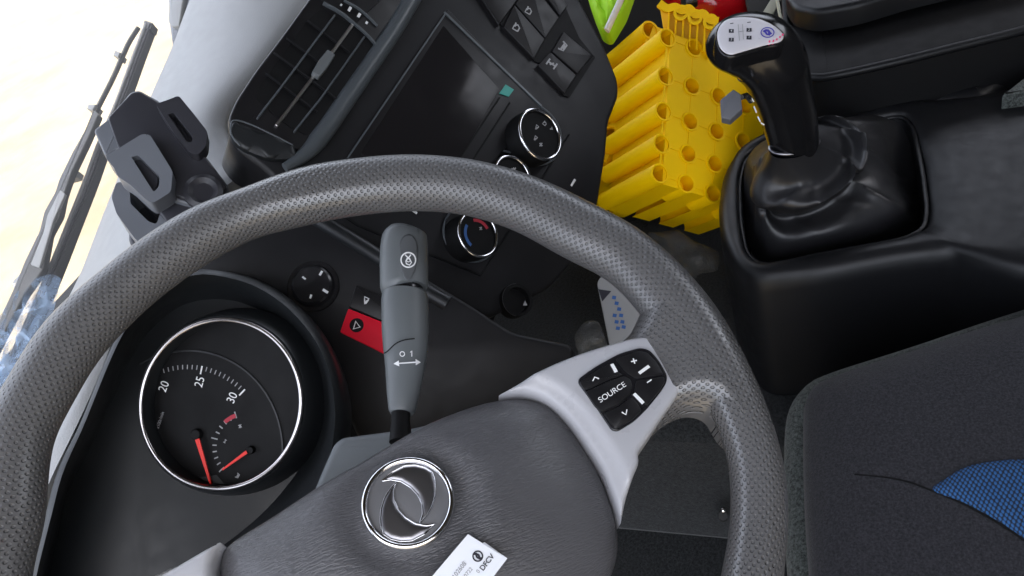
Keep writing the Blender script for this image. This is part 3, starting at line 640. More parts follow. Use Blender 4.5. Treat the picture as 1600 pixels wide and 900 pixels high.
# mirror knob
mc = kp.l(488, 446, .004); mr_ = 31 * kp.px(488, 446)
mk = mesh('mirror_knob', lathe(kp, mc, [(mr_ * 1.35, -.001), (mr_ * 1.3, .0015), (mr_ * 1.08, .0012), (mr_ * 1.0, .006), (mr_ * .9, .0075), (mr_ * .3, .006)], 48), MT['gloss'], dash, 30)
mesh('symbol', join(*[strip(kp, [kp.l(*a, .009), kp.l(*b, .009)], .0078, .0004, w_ * kp.px(488, 446)) for a, b, w_ in (((472, 432), (477, 436), 3), ((499, 430), (503, 423), 3.5), ((504, 452), (512, 457), 4), ((484, 466), (486, 460), 3))]), MT['white'], mk, 0)
h1 = mesh('horn_switch', extr(kp, fillet(kp.poly([(556, 446), (545, 480), (640, 520), (650, 485)], .005), .0015), -.002, .0055, .001), MT['panel'], dash)
ico(kp, 571, 470, 65, 'horn', 1.3, .006, h1, MT['white'])
h2 = mesh('hazard_switch', extr(kp, fillet(kp.poly([(544, 482), (531, 519), (645, 575), (665, 530)], .006), .0015), -.002, .0065, .001), MT['red'], dash)
hc = kp.l(557, 508, .0072); hk = kp.px(557, 508)
mesh('symbol_disc', extr(kp, [hc + np.array([math.cos(t), math.sin(t)]) * 11 * hk for t in np.linspace(0, 6.28, 28, endpoint=False)], .0064, .0068), MT['darker'], h2, 0)
mesh('warning_triangle', strip(kp, [hc + np.array(q) * hk for q in ((-4.5, -6), (5.5, -3), (-1.5, 6))], .0069, .0004, 2.2 * hk, True), MT['white'], h2, 0)

# instrument cluster
GN = C2W((-.1, .1, -1)); gp = Plane(P(343, 630, .56), GN)
clus = mesh('instrument_cluster', loft([crom([P(x, y, d) for x, y, d in c_], 90, True) for c_ in (
    [(190, 520, .66), (250, 455, .665), (300, 425, .67), (360, 425, .67), (420, 445, .67), (480, 490, .66), (520, 545, .65), (545, 610, .64), (548, 680, .62), (520, 780, .60), (440, 880, .57), (280, 1000, .56), (60, 1060, .56), (85, 800, .6), (130, 670, .63)],
    [(187, 516, .555), (240, 457, .57), (293, 423, .575), (355, 425, .58), (415, 446, .58), (470, 487, .575), (512, 545, .565), (532, 608, .555), (535, 678, .545), (515, 765, .53), (430, 865, .50), (270, 985, .485), (40, 1050, .49), (77, 780, .52), (128, 655, .545)],
    [(192, 522, .553), (243, 464, .565), (297, 431, .57), (353, 433, .575), (410, 453, .575), (462, 493, .57), (502, 549, .56), (520, 610, .55), (522, 676, .54), (500, 758, .525), (424, 850, .497), (262, 970, .483), (52, 1030, .488), (86, 782, .518), (133, 660, .543)],
    [(205, 560, .60), (240, 510, .61), (290, 475, .61), (350, 468, .61), (400, 482, .61), (445, 515, .61), (480, 560, .60), (495, 615, .60), (495, 675, .59), (470, 730, .58), (390, 820, .56), (240, 920, .55), (80, 980, .55), (100, 790, .57), (150, 680, .58)])], True, False, True), MT['binn'], dash, 55)
gr = 134 * np.linalg.norm(gp.l(343, 631) - gp.l(343, 630))
g0 = np.array([0., 0.])
mesh('gauge_shroud', lathe(gp, g0, [(gr * 1.16, -.03), (gr * 1.10, -.014), (gr * 1.06, -.005), (gr * 1.03, -.002), (gr * 1.0, -.003), (gr * .97, -.022)], 96, False), MT['binn'], clus, 60)
mesh('gauge_ring', ringt(gp, g0, gr * .985, .0017, -.001, 120, 12), metal('ring_chrome', (.55, .52, .52), .2), clus, 60)
dw = -.018
mesh('dial_face', lathe(gp, g0, [(gr * 1.0, dw - .004), (gr * 1.0, dw), (gr * .02, dw + .0)], 96), MT['darker'], clus, 0)
def z1(x, y): return (180 + x / 2.647, 460 + y / 2.647)
def circ3(a, b, c):
    ax, ay = a; bx, by = b; cx, cy = c; d = 2 * (ax * (by - cy) + bx * (cy - ay) + cx * (ay - by))
    return np.array([((ax * ax + ay * ay) * (by - cy) + (bx * bx + by * by) * (cy - ay) + (cx * cx + cy * cy) * (ay - by)) / d, ((ax * ax + ay * ay) * (cx - bx) + (bx * bx + by * by) * (ax - cx) + (cx * cx + cy * cy) * (bx - ax)) / d])
ta, tb, tc_ = (gp.l(*z1(*q), dw + .001) for q in ((158, 322), (356, 296), (535, 393)))
cc = circ3(ta, tb, tc_); tr_ = np.linalg.norm(ta - cc); an = [math.atan2(*(q - cc)[::-1]) for q in (ta, tb, tc_)]
ticks = []; ticks_s = []
for i in range(-2, 21):
    t = an[0] + (an[2] - an[0]) * i / 20 if i else an[0]
    e = np.array([math.cos(t), math.sin(t)]); big = i % 10 == 0
    (ticks if big else ticks_s).append(strip(gp, [cc + e * tr_, cc + e * (tr_ - (.0062 if big else .0034))], dw + .0002, .0003, .0011 if big else .0006))
for t_ in ticks: mesh('scale_mark', t_, MT['white'], clus, 0)
mesh('minor_scale', join(*ticks_s), MT['grey'], clus, 0)
mesh('scale_arc', strip(gp, [cc + np.array([math.cos(t), math.sin(t)]) * tr_ * 1.16 for t in np.linspace(an[0] + .1, an[2] - 1.0, 40)], dw + .0002, .001, .0012), MT['binn'], clus, 0)
for s_, x_, y_, a_ in (('20', 203, 381, 68), ('25', 351, 362, 74), ('30', 485, 428, 66)): mesh('numeral', textg(gp, s_, *z1(x_, y_), a_, 13, dw, sx=.9), MT['white'], clus, 0)
mesh('unit_text', textg(gp, 'x100r/min', *z1(187, 520), 72, 5, dw, sx=.9), MT['grey'], clus, 0)
sa, sb, sc_ = (gp.l(*z1(*q), dw + .001) for q in ((448, 715), (418, 620), (500, 512)))
c2 = circ3(sa, sb, sc_); r2_ = np.linalg.norm(sa - c2); a2 = [math.atan2(*(q - c2)[::-1]) % (2 * math.pi) for q in (sa, sb, sc_)]
tt = [a2[0] + (a2[2] - a2[0]) * i / 10 for i in range(11)]
def tk(t, L, wd=.0009): e = np.array([math.cos(t), math.sin(t)]); return strip(gp, [c2 + e * (r2_ + L), c2 + e * r2_], dw + .0002, .0003, wd)
mesh('small_scale', join(*[tk(t, .0032 if i % 5 else .005) for i, t in enumerate(tt)], ), MT['grey'], clus, 0)
mesh('small_scale', strip(gp, [c2 + np.array([math.cos(t), math.sin(t)]) * (r2_ + .002) for t in np.linspace(tt[8], tt[10], 6)], dw + .0004, .0003, .003), MT['redm'], clus, 0)
ico(gp, *z1(517, 545), 60, 'fan', .8, dw + .0003, clus); ico(gp, *z1(507, 750), 60, 'cup', .9, dw + .0003, clus); ico(gp, *z1(455, 607), 60, 'diff', .6, dw + .0003, clus)
def taper(pl, a, b, w0, w1, w): return strip(pl, [pl.l(*a, w), pl.l(*b, w)], w, .0012, [w0, w1])
mesh('needle', taper(gp, z1(342, 598), z1(401, 795), .0034, .0014, dw + .004), MT['needle'], clus, 0)
mesh('needle', taper(gp, z1(546, 651), z1(446, 724), .0024, .0012, dw + .004), MT['needle'], clus, 0)
for q, r_ in (((331, 580), .0042), ((556, 645), .003)):
    mesh('needle_hub', lathe(gp, gp.l(*z1(*q), dw + .004), [(r_, dw), (r_, dw + .003), (r_ * .8, dw + .0042)], 32), MT['darker'], clus, 40)

# ================================================================== windscreen, wiper, phone holder, bracket
wg = plane3((270, 75, .965), (120, 450, .82), (100, 60, 1.02))
tag(mesh('windscreen', extr(wg, wg.poly([(420, -260), (303, -5), (238, 160), (125, 440), (20, 640), (-160, 900), (-900, 700), (-900, -700), (300, -900)]), 0, .004), MT['glass'], None, 0), 'clear windscreen glass between the dashboard and the bright yard outside', 'windscreen')
wq = plane3((230, 50, 1.08), (60, 420, .93), (100, 60, 1.12))
wi = thing('windscreen_wiper', wq.hit(60, 420), 'black wiper arm and blade resting outside on the windscreen', 'wiper')
bl = [(233, 40), (212, 95), (186, 165), (160, 225), (140, 280), (112, 350), (82, 425), (45, 510), (5, 600)]
lin = lambda off, n=30: crom([wq.hit(x + off, y, 0) for x, y in bl], n)
mesh('blade', strip(wq, crom([wq.l(x + 0, y) for x, y in bl], 30), -.012, .012, np.linspace(.0085, .0135, 30)), MT['wiper'], wi, 0, bev=.001)
mesh('blade_spine', tube([wq.W(*wq.l(x - 3, y), .003) for x, y in crom(bl, 30)], .0024, 8), MT['wiperg'], wi)
mesh('blade_spine', tube([wq.W(*wq.l(x + 4, y), .003) for x, y in crom(bl, 30)], .0018, 8), MT['rubber'], wi)
mesh('blade_tip', extr(wq, wq.poly([(228, 34), (240, 38), (237, 48), (225, 44)]), -.01, .003), MT['wiper'], wi, 0)
mesh('bridge', tube([wq.W(*wq.l(x, y), .008) for i, (x, y) in enumerate(crom([(222, 50), (208, 72), (197, 96), (184, 126), (168, 158), (156, 182), (140, 222), (124, 262), (110, 296)], 26))], .0034, 10), MT['wiper'], wi)
for q_ in ([(191, 90), (199, 93), (196, 101), (188, 98)], [(150, 174), (162, 174), (157, 183), (148, 181)], [(117, 278), (132, 274), (129, 283), (114, 287)]): mesh('clip', extr(wq, wq.poly(q_), 0, .015), MT['wiperg'], wi, 0, bev=.001)
arm = mesh('arm', extr(wq, fillet(wq.poly([(152, 176), (140, 205), (120, 240), (98, 285), (92, 305), (75, 335), (68, 365), (46, 410), (30, 450), (-20, 560), (-10, 570), (45, 465), (74, 425), (84, 370), (100, 340), (106, 310), (118, 275), (142, 225), (160, 184)], .015), .003), .014, .022, .002), MT['wiper'], wi)
mesh('arm_highlight', extr(wq, fillet(wq.poly([(96, 298), (76, 338), (70, 365), (50, 415), (64, 420), (86, 345), (104, 305)], .022), .002), .021, .0245, .001), MT['wiperg'], wi)
fp = plane3((60, 440, .915), (10, 600, .85), (30, 430, .93))
fl = pillow(fp, fillet(fp.poly([(50, 418), (92, 432), (82, 475), (60, 540), (40, 600), (15, 680), (-30, 700), (-30, 560), (8, 500), (28, 450)]), .004), -.004, 0, .014, .02, .006, lambda a, b, d: .006 * math.sin(a * 500 + b * 90) * min(1, d / .01))
tag(mesh('plastic_film', fl, MT['film'], None, 60), 'crumpled blue and clear plastic film wrapped round the lower end of the wiper', 'plastic film')

ph_ = thing('phone_holder', P(250, 340, .70), 'empty black and grey phone holder with two clamp arms standing on the dashboard', 'phone holder')
hp1 = Plane(P(240, 230, .66), C2W((.25, .35, -1)))
def hpoly(nm, pts, w0, w1, bev, mt, r=.003, w=None): return mesh(nm, extr(hp1, fillet(hp1.poly(pts, w1 if w is None else w), r), w0, w1, bev), MT[mt], ph_)
def hframe(nm, outer_, inner_, w0, w1, mt, bev=.0012):
    a = fillet(hp1.poly(outer_, w1), .003, 5); b = fillet(hp1.poly(inner_, w1), .0018, 4)
    a = a if area2(a) > 0 else a[::-1]; b = b if area2(b) < 0 else b[::-1]; na, nb = len(a), len(b)
    r = delaunay_2d_cdt([Vector(v) for v in a + b], [(i, (i + 1) % na) for i in range(na)] + [(na + i, na + (i + 1) % nb) for i in range(nb)], [], 1, 1e-7)
    V2 = np.array([tuple(v) for v in r[0]]); FF = [tuple(f) for f in r[2]]; FF = [f for f, k_ in zip(FF, inside([V2[list(f)].mean(0) for f in FF], b)) if not k_]
    n1 = len(V2); OF = list(FF) + [tuple(i + n1 for i in f[::-1]) for f in FF]; cnt = {(f[k_], f[(k_ + 1) % 3]) for f in FF for k_ in range(3)}
    OF += [(q[1], q[0], q[0] + n1, q[1] + n1) for q in cnt if (q[1], q[0]) not in cnt]
    o = mesh(nm, ([hp1.W(*v, w1) for v in V2] + [hp1.W(*v, w0) for v in V2], OF), MT[mt], ph_, 30, bev=bev); return o
hpoly('cradle', [(146, 203), (170, 184), (204, 143), (217, 140), (248, 157), (300, 215), (358, 292), (330, 330), (262, 310), (183, 232), (164, 244)], -.022, -.006, .002, 'holderg', .003)
hpoly('cradle_pad', [(168, 184), (205, 144), (217, 142), (247, 159), (300, 217), (355, 292), (325, 325), (262, 300), (184, 230)], -.006, 0, .0015, 'holder', .003)
hframe('clamp', [(243, 162), (262, 156), (279, 149), (303, 178), (324, 205), (322, 228), (310, 242), (296, 238), (270, 205)], [(262, 178), (271, 176), (301, 214), (300, 222), (292, 222)], -.004, .012, 'holder')
hframe('clamp', [(164, 245), (222, 209), (234, 210), (270, 268), (267, 300), (238, 318), (226, 310), (203, 288), (184, 276), (178, 262)], [(205, 245), (216, 242), (250, 276), (248, 292), (240, 300)], -.004, .018, 'holderg', .002)
hpoly('clamp_pad', [(185, 258), (205, 246), (214, 244), (247, 276), (244, 296), (236, 305), (205, 280)], -.002, .010, .001, 'holder', .002)
hframe('base_ring', [(182, 284), (200, 286), (258, 326), (264, 338), (252, 358), (216, 378), (210, 372), (182, 334), (174, 308)], [(203, 300), (212, 296), (252, 330), (244, 350), (232, 346), (204, 318)], -.05, -.014, 'holderg', .002)
hpoly('arm', [(238, 318), (262, 300), (330, 325), (350, 300), (372, 330), (300, 390), (262, 352)], -.05, -.012, .003, 'holder', .004)
mesh('joint', lathe(hp1, hp1.l(318, 300, .001), [(.016, -.002), (.016, .003), (.012, .005), (.008, .002), (.004, .002)], 36), MT['holder'], ph_, 30)
hpoly('foot', [(200, 330), (260, 300), (340, 330), (330, 400), (250, 420), (200, 380)], -.10, -.05, .004, 'holder', .006)

bq = plane3((275, 40, .985), (285, 0, 1.0), (300, 40, .97))  # grey bracket of unknown use
br = thing('mount_bracket', bq.hit(275, 70), 'grey rounded bracket at the windscreen edge, top left', 'bracket')
mesh('bracket_body', extr(bq, fillet(bq.poly([(268, -40), (262, 0), (264, 40), (270, 80), (280, 70), (300, 20), (316, -40)]), .004), -.02, 0, .003), MT['holderg'], br)
mesh('bracket_cover', extr(bq, fillet(bq.poly([(266, -40), (262, 34), (268, 42), (280, 40), (286, 0), (292, -40)], .006), .004), 0, .006, .002), MT['wiperg'], br)

# ================================================================== engine cover, gear console, lever
tag(mesh('engine_cover', box((.80, -.25, .15), (.85, 1.2, .30)), MT['carpet'], None, 40, bev=.03), 'low carpeted engine cover under the gear console and the yellow blocks', 'engine cover')
con = thing('gear_console', PZ(1300, 300, .30), 'black plastic centre console with a square well round the gear lever', 'console')
oo = [(1154, 225), (1129, 267), (1121, 321), (1125, 367), (1146, 408), (1175, 433), (1287, 421), (1392, 400), (1500, 386), (1545, 405), (1600, 417), (1800, 440), (1850, 250), (1800, 95), (1600, 128), (1470, 148), (1408, 152), (1312, 178), (1200, 200)]
ii = [(1163, 240), (1154, 280), (1156, 340), (1165, 388), (1183, 407), (1220, 403), (1287, 388), (1350, 377), (1417, 364), (1444, 348), (1449, 320), (1442, 262), (1427, 190), (1410, 172), (1333, 187), (1200, 217)]
cz = PZ(1300, 300, .5)
def K(pts, z, n=220):
    q = np.array([PZ(x, y, .5) for x, y in pts]); q = crom(fillet(list(q), .02, 5), 900, True); a = np.arctan2(q[:, 1] - cz[1], q[:, 0] - cz[0]); o = np.argsort(a); q = q[o]; a = a[o]
    th = ANG; out = np.stack([np.interp(th, a, q[:, 0], period=2 * math.pi), np.interp(th, a, q[:, 1], period=2 * math.pi)], 1)
    return np.c_[out, np.full(len(out), z)]
qa = np.array([PZ(x, y, .5) for x, y in ii]); qa = crom(fillet(list(qa), .02, 5), 220, True); ANG = np.sort(np.arctan2(qa[:, 1] - cz[1], qa[:, 0] - cz[0]))
CO = K(oo, .5); CI = K(ii, .5)
def shift(C_, k, z): q = C_.copy(); q[:, :2] = cz[:2] + (q[:, :2] - cz[:2]) * k; q[:, 2] = z; return q
def mixc(t, z): q = CI * (1 - t) + CO * t; q[:, 2] = z; return q
mesh('console_frame', loft([shift(CO, 1.05, .30), shift(CO, 1.03, .42), shift(CO, 1.015, .475), shift(CO, 1.0, .492), mixc(.75, .4995), mixc(.5, .501), mixc(.2, .499), mixc(.06, .4965), CI * np.array([1, 1, 0]) + np.array([0, 0, .489]), shift(CI, .99, .475), shift(CI, .985, .40)], True, True, True), MT['console'], con, 80)
mesh('well_lip', tube([p for p in np.r_[CI, CI[:1]] - np.array([0, 0, .008])], .0026, 10, False), MT['console'], con, 60)
# storage box
bx = Plane(PZ(1400, 100, .56), (0, 0, 1), (0, -1, 0))
tb_ = thing('storage_box', PZ(1450, 60, .30), 'large black storage bin with a raised lip behind the gear lever', 'storage bin')
mesh('bin_body', extr(bx, fillet(bx.poly([(1222, -60), (1232, 60), (1262, 122), (1300, 122), (1600, 47), (1800, -10), (1800, -300), (1222, -300)]), .012), -.26, 0, .006), MT['darker'], tb_)
lip = crom([bx.hit(x, y, .0) for x, y in ((1222, -120), (1230, 40), (1240, 100), (1265, 121), (1300, 119), (1400, 97), (1500, 72), (1600, 47), (1750, 5))], 50)
mesh('lip', tube(lip, .0055, 12), MT['console'], tb_, 60)
bx2 = Plane(PZ(1400, 160, .50), (0, 0, 1), (0, -1, 0))
mesh('bin_skirt', extr(bx2, fillet(bx2.poly([(1255, 120), (1268, 172), (1300, 183), (1410, 155), (1540, 150), (1600, 105), (1750, 60), (1750, 0), (1500, 0)]), .012), -.2, 0, .02, 5), MT['console'], tb_)
bx3 = Plane(PZ(1300, 0, .60), (0, 0, 1), (0, -1, 0))
mesh('lid', extr(bx3, fillet(bx3.poly([(1226, -8), (1240, 10), (1275, 17), (1340, 5), (1420, -20), (1700, -90), (1700, -300), (1226, -300)]), .012), -.03, 0, .008, 4), MT['console'], tb_)

gl = thing('gear_lever', PZ(1260, 300, .40), 'black gear lever with a silver shift badge and wrinkled leather boot', 'gear lever')
path = [(1243, 240, .815), (1240, 222, .805), (1234, 190, .787), (1227, 160, .77), (1218, 130, .752), (1208, 102, .738), (1190, 80, .73), (1168, 72, .73), (1145, 72, .735), (1128, 76, .742), (1116, 80, .75)]
rad = [35, 37.5, 41, 43.5, 47, 52, 55, 52, 46, 36, 18]
pts = crom([(x, y, d * 1000, r) for (x, y, d), r in zip(path, rad)], 44)
mesh('knob', tube([P(a, b, c_ / 1000) for a, b, c_, r in pts], [r * c_ / 1000 / F for a, b, c_, r in pts], 40, True, 1.0), MT['knob'], gl, 70, sub=1)
def z22(x, y): return (1080 + x / 6, y / 6)
kb = Plane(P(1165, 55, .688), C2W((-.15, .45, -1)))
bpoly = [z22(*q) for q in [(240, 330), (270, 240), (340, 185), (450, 165), (600, 172), (700, 205), (800, 260), (860, 320), (864, 368), (820, 405), (700, 430), (560, 470), (430, 508), (370, 520), (310, 500), (260, 440)]]
bd = crom(kb.poly(bpoly), 70, True)
mesh('badge_seat', pillow(kb, inset(bd if area2(bd) > 0 else bd[::-1], -.0012), -.02, -.003, .003, .004, .004), MT['knob'], gl, 60)
badge = mesh('badge', pillow(kb, bd, -.0016, 0, .0025, .006, .004), MT['badge'], gl, 60)
mesh('badge_rim', strip(kb, bd, -.0005, .0012, .0012, True), MT['chrome'], badge, 0)
bw = .0028
def bsq(x, y, s=5.4, a=38):
    p = kb.l(*z22(x, y), bw); k = s * kb.px(1165, 55) / 1.6; t = math.radians(-8)
    return extr(kb, [p + np.array([c_ * math.cos(t) - d_ * math.sin(t), c_ * math.sin(t) + d_ * math.cos(t)]) * k for c_, d_ in ((-1.15, -1), (1.15, -1), (1.15, 1), (-1.15, 1))], bw - .001, bw + .0003)
mesh('shift_marks', join(bsq(376, 290), bsq(376, 372), bsq(542, 280), bsq(542, 352), *[strip(kb, [kb.l(*z22(*a), bw), kb.l(*z22(*b), bw)], bw, .0003, .0007) for a, b in (((365, 222), (395, 218)), ((525, 212), (558, 208)))]), MT['ink'], badge, 0)
mesh('shift_digits', join(*[textg(kb, s, *z22(x, y), -8, 3.6, bw + .0004) for s, x, y in (('4', 376, 290), ('3', 376, 372), ('2', 542, 280), ('1', 542, 352))]), MT['white'], badge, 0)
mesh('shift_lines', join(*[strip(kb, [kb.l(*z22(*a), bw), kb.l(*z22(*b), bw)], bw, .0003, .0005) for a, b in (((440, 230), (452, 380)), ((480, 228), (490, 370)), ((440, 300), (492, 292)))]), MT['grey'], badge, 0)
ebc = kb.l(*z22(715, 305), bw); kk = kb.px(1165, 55) / 6 * 6
BL = flat('emblem_blue', (.05, .04, .35)); PK = flat('emblem_pink', (.75, .08, .2))
mesh('badge_emblem', join(strip(kb, [ebc + np.array([math.cos(t), math.sin(t)]) * 10 * kk for t in np.linspace(0, 6.283, 30, endpoint=False)], bw, .0003, 1.6 * kk, True), strip(kb, crom([ebc + np.array(q) * kk for q in ((-6, 2), (0, 5), (3, -1), (1, -6))], 8), bw, .0003, 4 * kk), strip(kb, crom([ebc - np.array(q) * kk for q in ((-6, 2), (0, 5), (3, -1), (1, -6))], 8), bw + .0001, .0003, 3 * kk)), BL, badge, 0)
mesh('badge_dots', join(*[extr(kb, [kb.l(1080 / 1 + 0 + (735 + 130 * u) / 6 + (0), (385 - 70 * u * u) / 6, bw) + np.array([math.cos(t), math.sin(t)]) * 1.5 * kk for t in np.linspace(0, 6.283, 8, endpoint=False)], bw - .0012, bw + .0002) for u in (0, .28, .52, .75, .95)]), PK, badge, 0)
mesh('toggle', extr(Plane(P(1143, 163, .71), C2W((-.3, .2, -1))), fillet(Plane(P(1143, 163, .71), C2W((-.3, .2, -1))).poly([(1125, 156), (1146, 139), (1157, 146), (1160, 170), (1141, 187), (1127, 184)]), .0012, 3), -.012, 0, .0015), plastic('toggle_grey', (.12, .125, .14), .4), gl)
mesh('toggle_pin', tube([P(1158, 152, .715), P(1166, 149, .722), P(1174, 158, .728)], .0028, 10), MT['chrome'], gl)
mesh('knob_marks', join(*[tube([P(a, b, .724), P(c_, d_, .725)], .0007, 6) for a, b, c_, d_ in ((1174, 153, 1178, 159), (1178, 166, 1182, 176), (1184, 182, 1188, 190), (1189, 192, 1194, 195))]), MT['white'], gl)
# collar
co = [P(1241 + 38 * math.cos(t), 226 + 14 * math.sin(t) - 6 * math.cos(t), .80 - .012 * math.sin(t)) for t in np.linspace(0, 2 * math.pi, 40, endpoint=False)]
mesh('collar', tube(co + [co[0]], .0022, 8, False), MT['chrome2'], gl, 60)
# boot
def B(pts, n=140): return crom([P(x, y, d) for x, y, d in pts], n, True)
ct = [(1204, 232, .80), (1204, 240, .79), (1216, 247, .785), (1240, 247, .785), (1262, 240, .788), (1276, 228, .792), (1279, 214, .80), (1272, 206, .815), (1250, 208, .825), (1225, 216, .825)]
c1 = [(1193, 255, .825), (1203, 275, .815), (1225, 288, .815), (1255, 290, .81), (1290, 280, .81), (1318, 255, .815), (1325, 225, .825), (1305, 195, .84), (1265, 188, .86), (1210, 225, .85)]
c2_ = [(1172, 290, .85), (1185, 318, .83), (1212, 330, .82), (1260, 323, .80), (1310, 300, .785), (1348, 262, .785), (1356, 225, .80), (1332, 190, .82), (1285, 178, .84), (1205, 232, .86)]
c3 = [(1180, 300, .88), (1195, 328, .885), (1218, 337, .885), (1262, 328, .88), (1302, 304, .87), (1336, 266, .865), (1343, 230, .87), (1324, 198, .88), (1285, 186, .89), (1205, 240, .89)]
c4 = [(1180, 320, .90), (1196, 350, .88), (1228, 366, .87), (1275, 358, .855), (1330, 335, .85), (1370, 305, .86), (1380, 260, .895), (1372, 212, .915), (1330, 185, .91), (1200, 240, .91)]
c5 = [(1178, 340, .92), (1186, 375, .91), (1210, 398, .895), (1290, 385, .875), (1370, 360, .865), (1418, 325, .87), (1405, 275, .925), (1395, 205, .945), (1340, 188, .93), (1190, 235, .93)]
c6 = [(1165, 345, .96), (1175, 390, .95), (1200, 410, .94), (1290, 392, .93), (1400, 370, .92), (1440, 340, .93), (1440, 265, .95), (1425, 190, .97), (1340, 180, .98), (1180, 230, .97)]
bc = [B(c_) for c_ in (ct, c1, c2_, c3, c4, c5, c6)]
colb = [crom([bc[k][i] for k in range(7)], 60) for i in range(140)]
rowsb = [[colb[i][k] for i in range(140)] for k in range(60)]
for k in range(60):
    for i in range(140):
        u = i / 140 * 2 * math.pi; v = k / 59
        cr_ = max(0, 1 - abs(math.sin(2.5 * u + 2.2 * v + .7 * math.sin(2 * u + 1)))) ** 2.2; c2x = max(0, 1 - abs(math.sin(4 * u - 3.5 * v + 1))) ** 2.5
        rowsb[k][i] = rowsb[k][i] + np.array([0, 0, 1]) * (.014 * cr_ ** 1.4 - .004 + .002 * c2x) * math.sin(math.pi * v) ** 1.1
mesh('boot', loft(rowsb, True), MT['boot'], gl, 80)

# ================================================================== yellow honeycomb blocks
E_ = C2W((-.38, -.15, .92)); YN = -E_
def yblock(anchor, rows_, cols_, L, shift, label, sl=3.0):
    yp = Plane(anchor, YN)
    root = thing('honeycomb_block', yp.hit(1080 + shift[0], 330 + shift[1], -L / 2), label, 'plastic block', 'yellow honeycomb blocks stacked beside the gear lever')
    sx, sy = shift
    def hole(i, j): return (1042 + sx + 41.5 * i - sl * j, 60 + sy + 15.5 * i + (62 - 1.6 * j) * j * (1 - .012 * j) )
    x1 = 1042 + sx + 41.5 * cols_ ; yb = hole(0, rows_)[1] - 12
    holes = [(hole(i, j), (i, j)) for j in range(rows_) for i in range(cols_)]
    pxm = yp.px(1080 + sx, 180 + sy); hr = 10.3 * pxm; tr2 = hr * 1.27
    a = hole(0, 0); b = hole(cols_ - 1, 0); c_ = hole(cols_ - 1, rows_ - 1); d_ = hole(0, rows_ - 1)
    outl = [(a[0] + 6, a[1] - 8), (b[0] + 30, b[1] - 4), (c_[0] + 34, c_[1] + 14), (d_[0] + 5, d_[1] + 16)]
    body = [yp.l(*q) for q in outl]
    # body plate with real holes: triangulate the outline with circular holes cut out
    bd_ = [np.array(q) for q in body]; bd_ = bd_ if area2(bd_) > 0 else bd_[::-1]
    hp_ = []
    for (hx, hy), (i, j) in holes:
        if i == 0: continue
        c0 = yp.l(hx, hy); hp_.append([c0 + np.array([math.cos(t), math.sin(t)]) * hr for t in np.linspace(0, 2 * math.pi, 20, endpoint=False)])
    pts_ = list(bd_); ed = [(k, (k + 1) % 4) for k in range(4)]
    for h_ in hp_:
        n0 = len(pts_); pts_ += h_; ed += [(n0 + k, n0 + (k + 1) % 20) for k in range(20)]
    r = delaunay_2d_cdt([Vector(v) for v in pts_], ed, [], 1, 1e-6); V2 = np.array([tuple(v) for v in r[0]])
    FF = [tuple(f) for f in r[2]]; cenf = np.array([V2[list(f)].mean(0) for f in FF])
    keep = np.ones(len(FF), bool)
    for h_ in hp_: keep &= ~inside(cenf, h_)
    FF = [f for f, k_ in zip(FF, keep) if k_]; n1 = len(V2)
    VV = [yp.W(a_, b_, 0) for a_, b_ in V2] + [yp.W(a_, b_, -L) for a_, b_ in V2]; OF = list(FF)
    cnt = {(f[k_], f[(k_ + 1) % len(f)]) for f in FF for k_ in range(len(f))}
    OF += [(q[1], q[0], q[0] + n1, q[1] + n1) for q in cnt if (q[1], q[0]) not in cnt]
    mesh('core', (VV, OF), MT['yellow'], root, 40)
    # tubes
    for (hx, hy), (i, j) in holes:
        c0 = yp.l(hx, hy); ll = L * (1.0 if i == 0 else .3)
        mesh('tube', lathe(yp, c0, [(tr2, -ll), (tr2, .0015), (tr2 * .96, .0025), (hr, .0022), (hr * .97, -.02 if i else -.03), (.0001, -.02 if i else -.03)], 28, False), MT['yellow'], root, 40)
    # ribs between tubes
    rb_ = []
    for (hx, hy), (i, j) in holes:
        for di, dj in ((1, 0), (0, 1)):
            if i + di < cols_ and j + dj < rows_:
                p0 = np.array(yp.l(hx, hy)); p1_ = np.array(yp.l(*hole(i + di, j + dj))); d = (p1_ - p0) / np.linalg.norm(p1_ - p0)
                rb_.append(strip(yp, [p0 + d * tr2, p1_ - d * tr2], 0, .0012, .0022))
    mesh('rib', join(*rb_), MT['yellow'], root, 0)
    return root
yblock(P(1080, 190, 1.02), 5, 4, .14, (0, 0), 'yellow plastic honeycomb block facing the gear lever, nearest of the stack')
yblock(P(1000, 150, 1.17), 5, 3, .15, (-27, -12), 'yellow plastic honeycomb block half hidden between the dashboard and the nearest block', 20.0)
# comb piece on top
cp = Plane(P(1080, 45, 1.05), C2W((-.2, -.25, -1)))
cb = thing('comb_tray', cp.hit(1075, 70), 'small yellow plastic tray with upright ribs above the honeycomb blocks', 'plastic tray')
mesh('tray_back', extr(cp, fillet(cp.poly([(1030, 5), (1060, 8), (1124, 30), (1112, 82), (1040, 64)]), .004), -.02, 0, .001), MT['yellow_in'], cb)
for k in range(7):
    x = 1044 + k * 11; y = 20 + k * 3.8
    mesh('rib', extr(cp, cp.poly([(x, y), (x + 3.2, y + 1), (x + 1.2, y + 44), (x - 2, y + 43)]), 0, .016), MT['yellow'], cb, 0, bev=.0008)
wv = crom([cp.l(x, y, .01) for x, y in ((1030, 6), (1042, 14), (1055, 12), (1066, 18), (1076, 14), (1086, 24), (1098, 22), (1108, 32), (1122, 34))], 40)
mesh('wavy_rim', strip(cp, wv, 0, .022, .010), MT['yellow'], cb, 50, bev=.001)
for x, y in ((1064, 20), (1086, 27), (1110, 34)):
    mesh('boss', lathe(cp, cp.l(x, y, .02), [(.010, 0), (.010, .024), (.006, .024), (.006, .01)], 20), MT['yellow'], cb, 40)

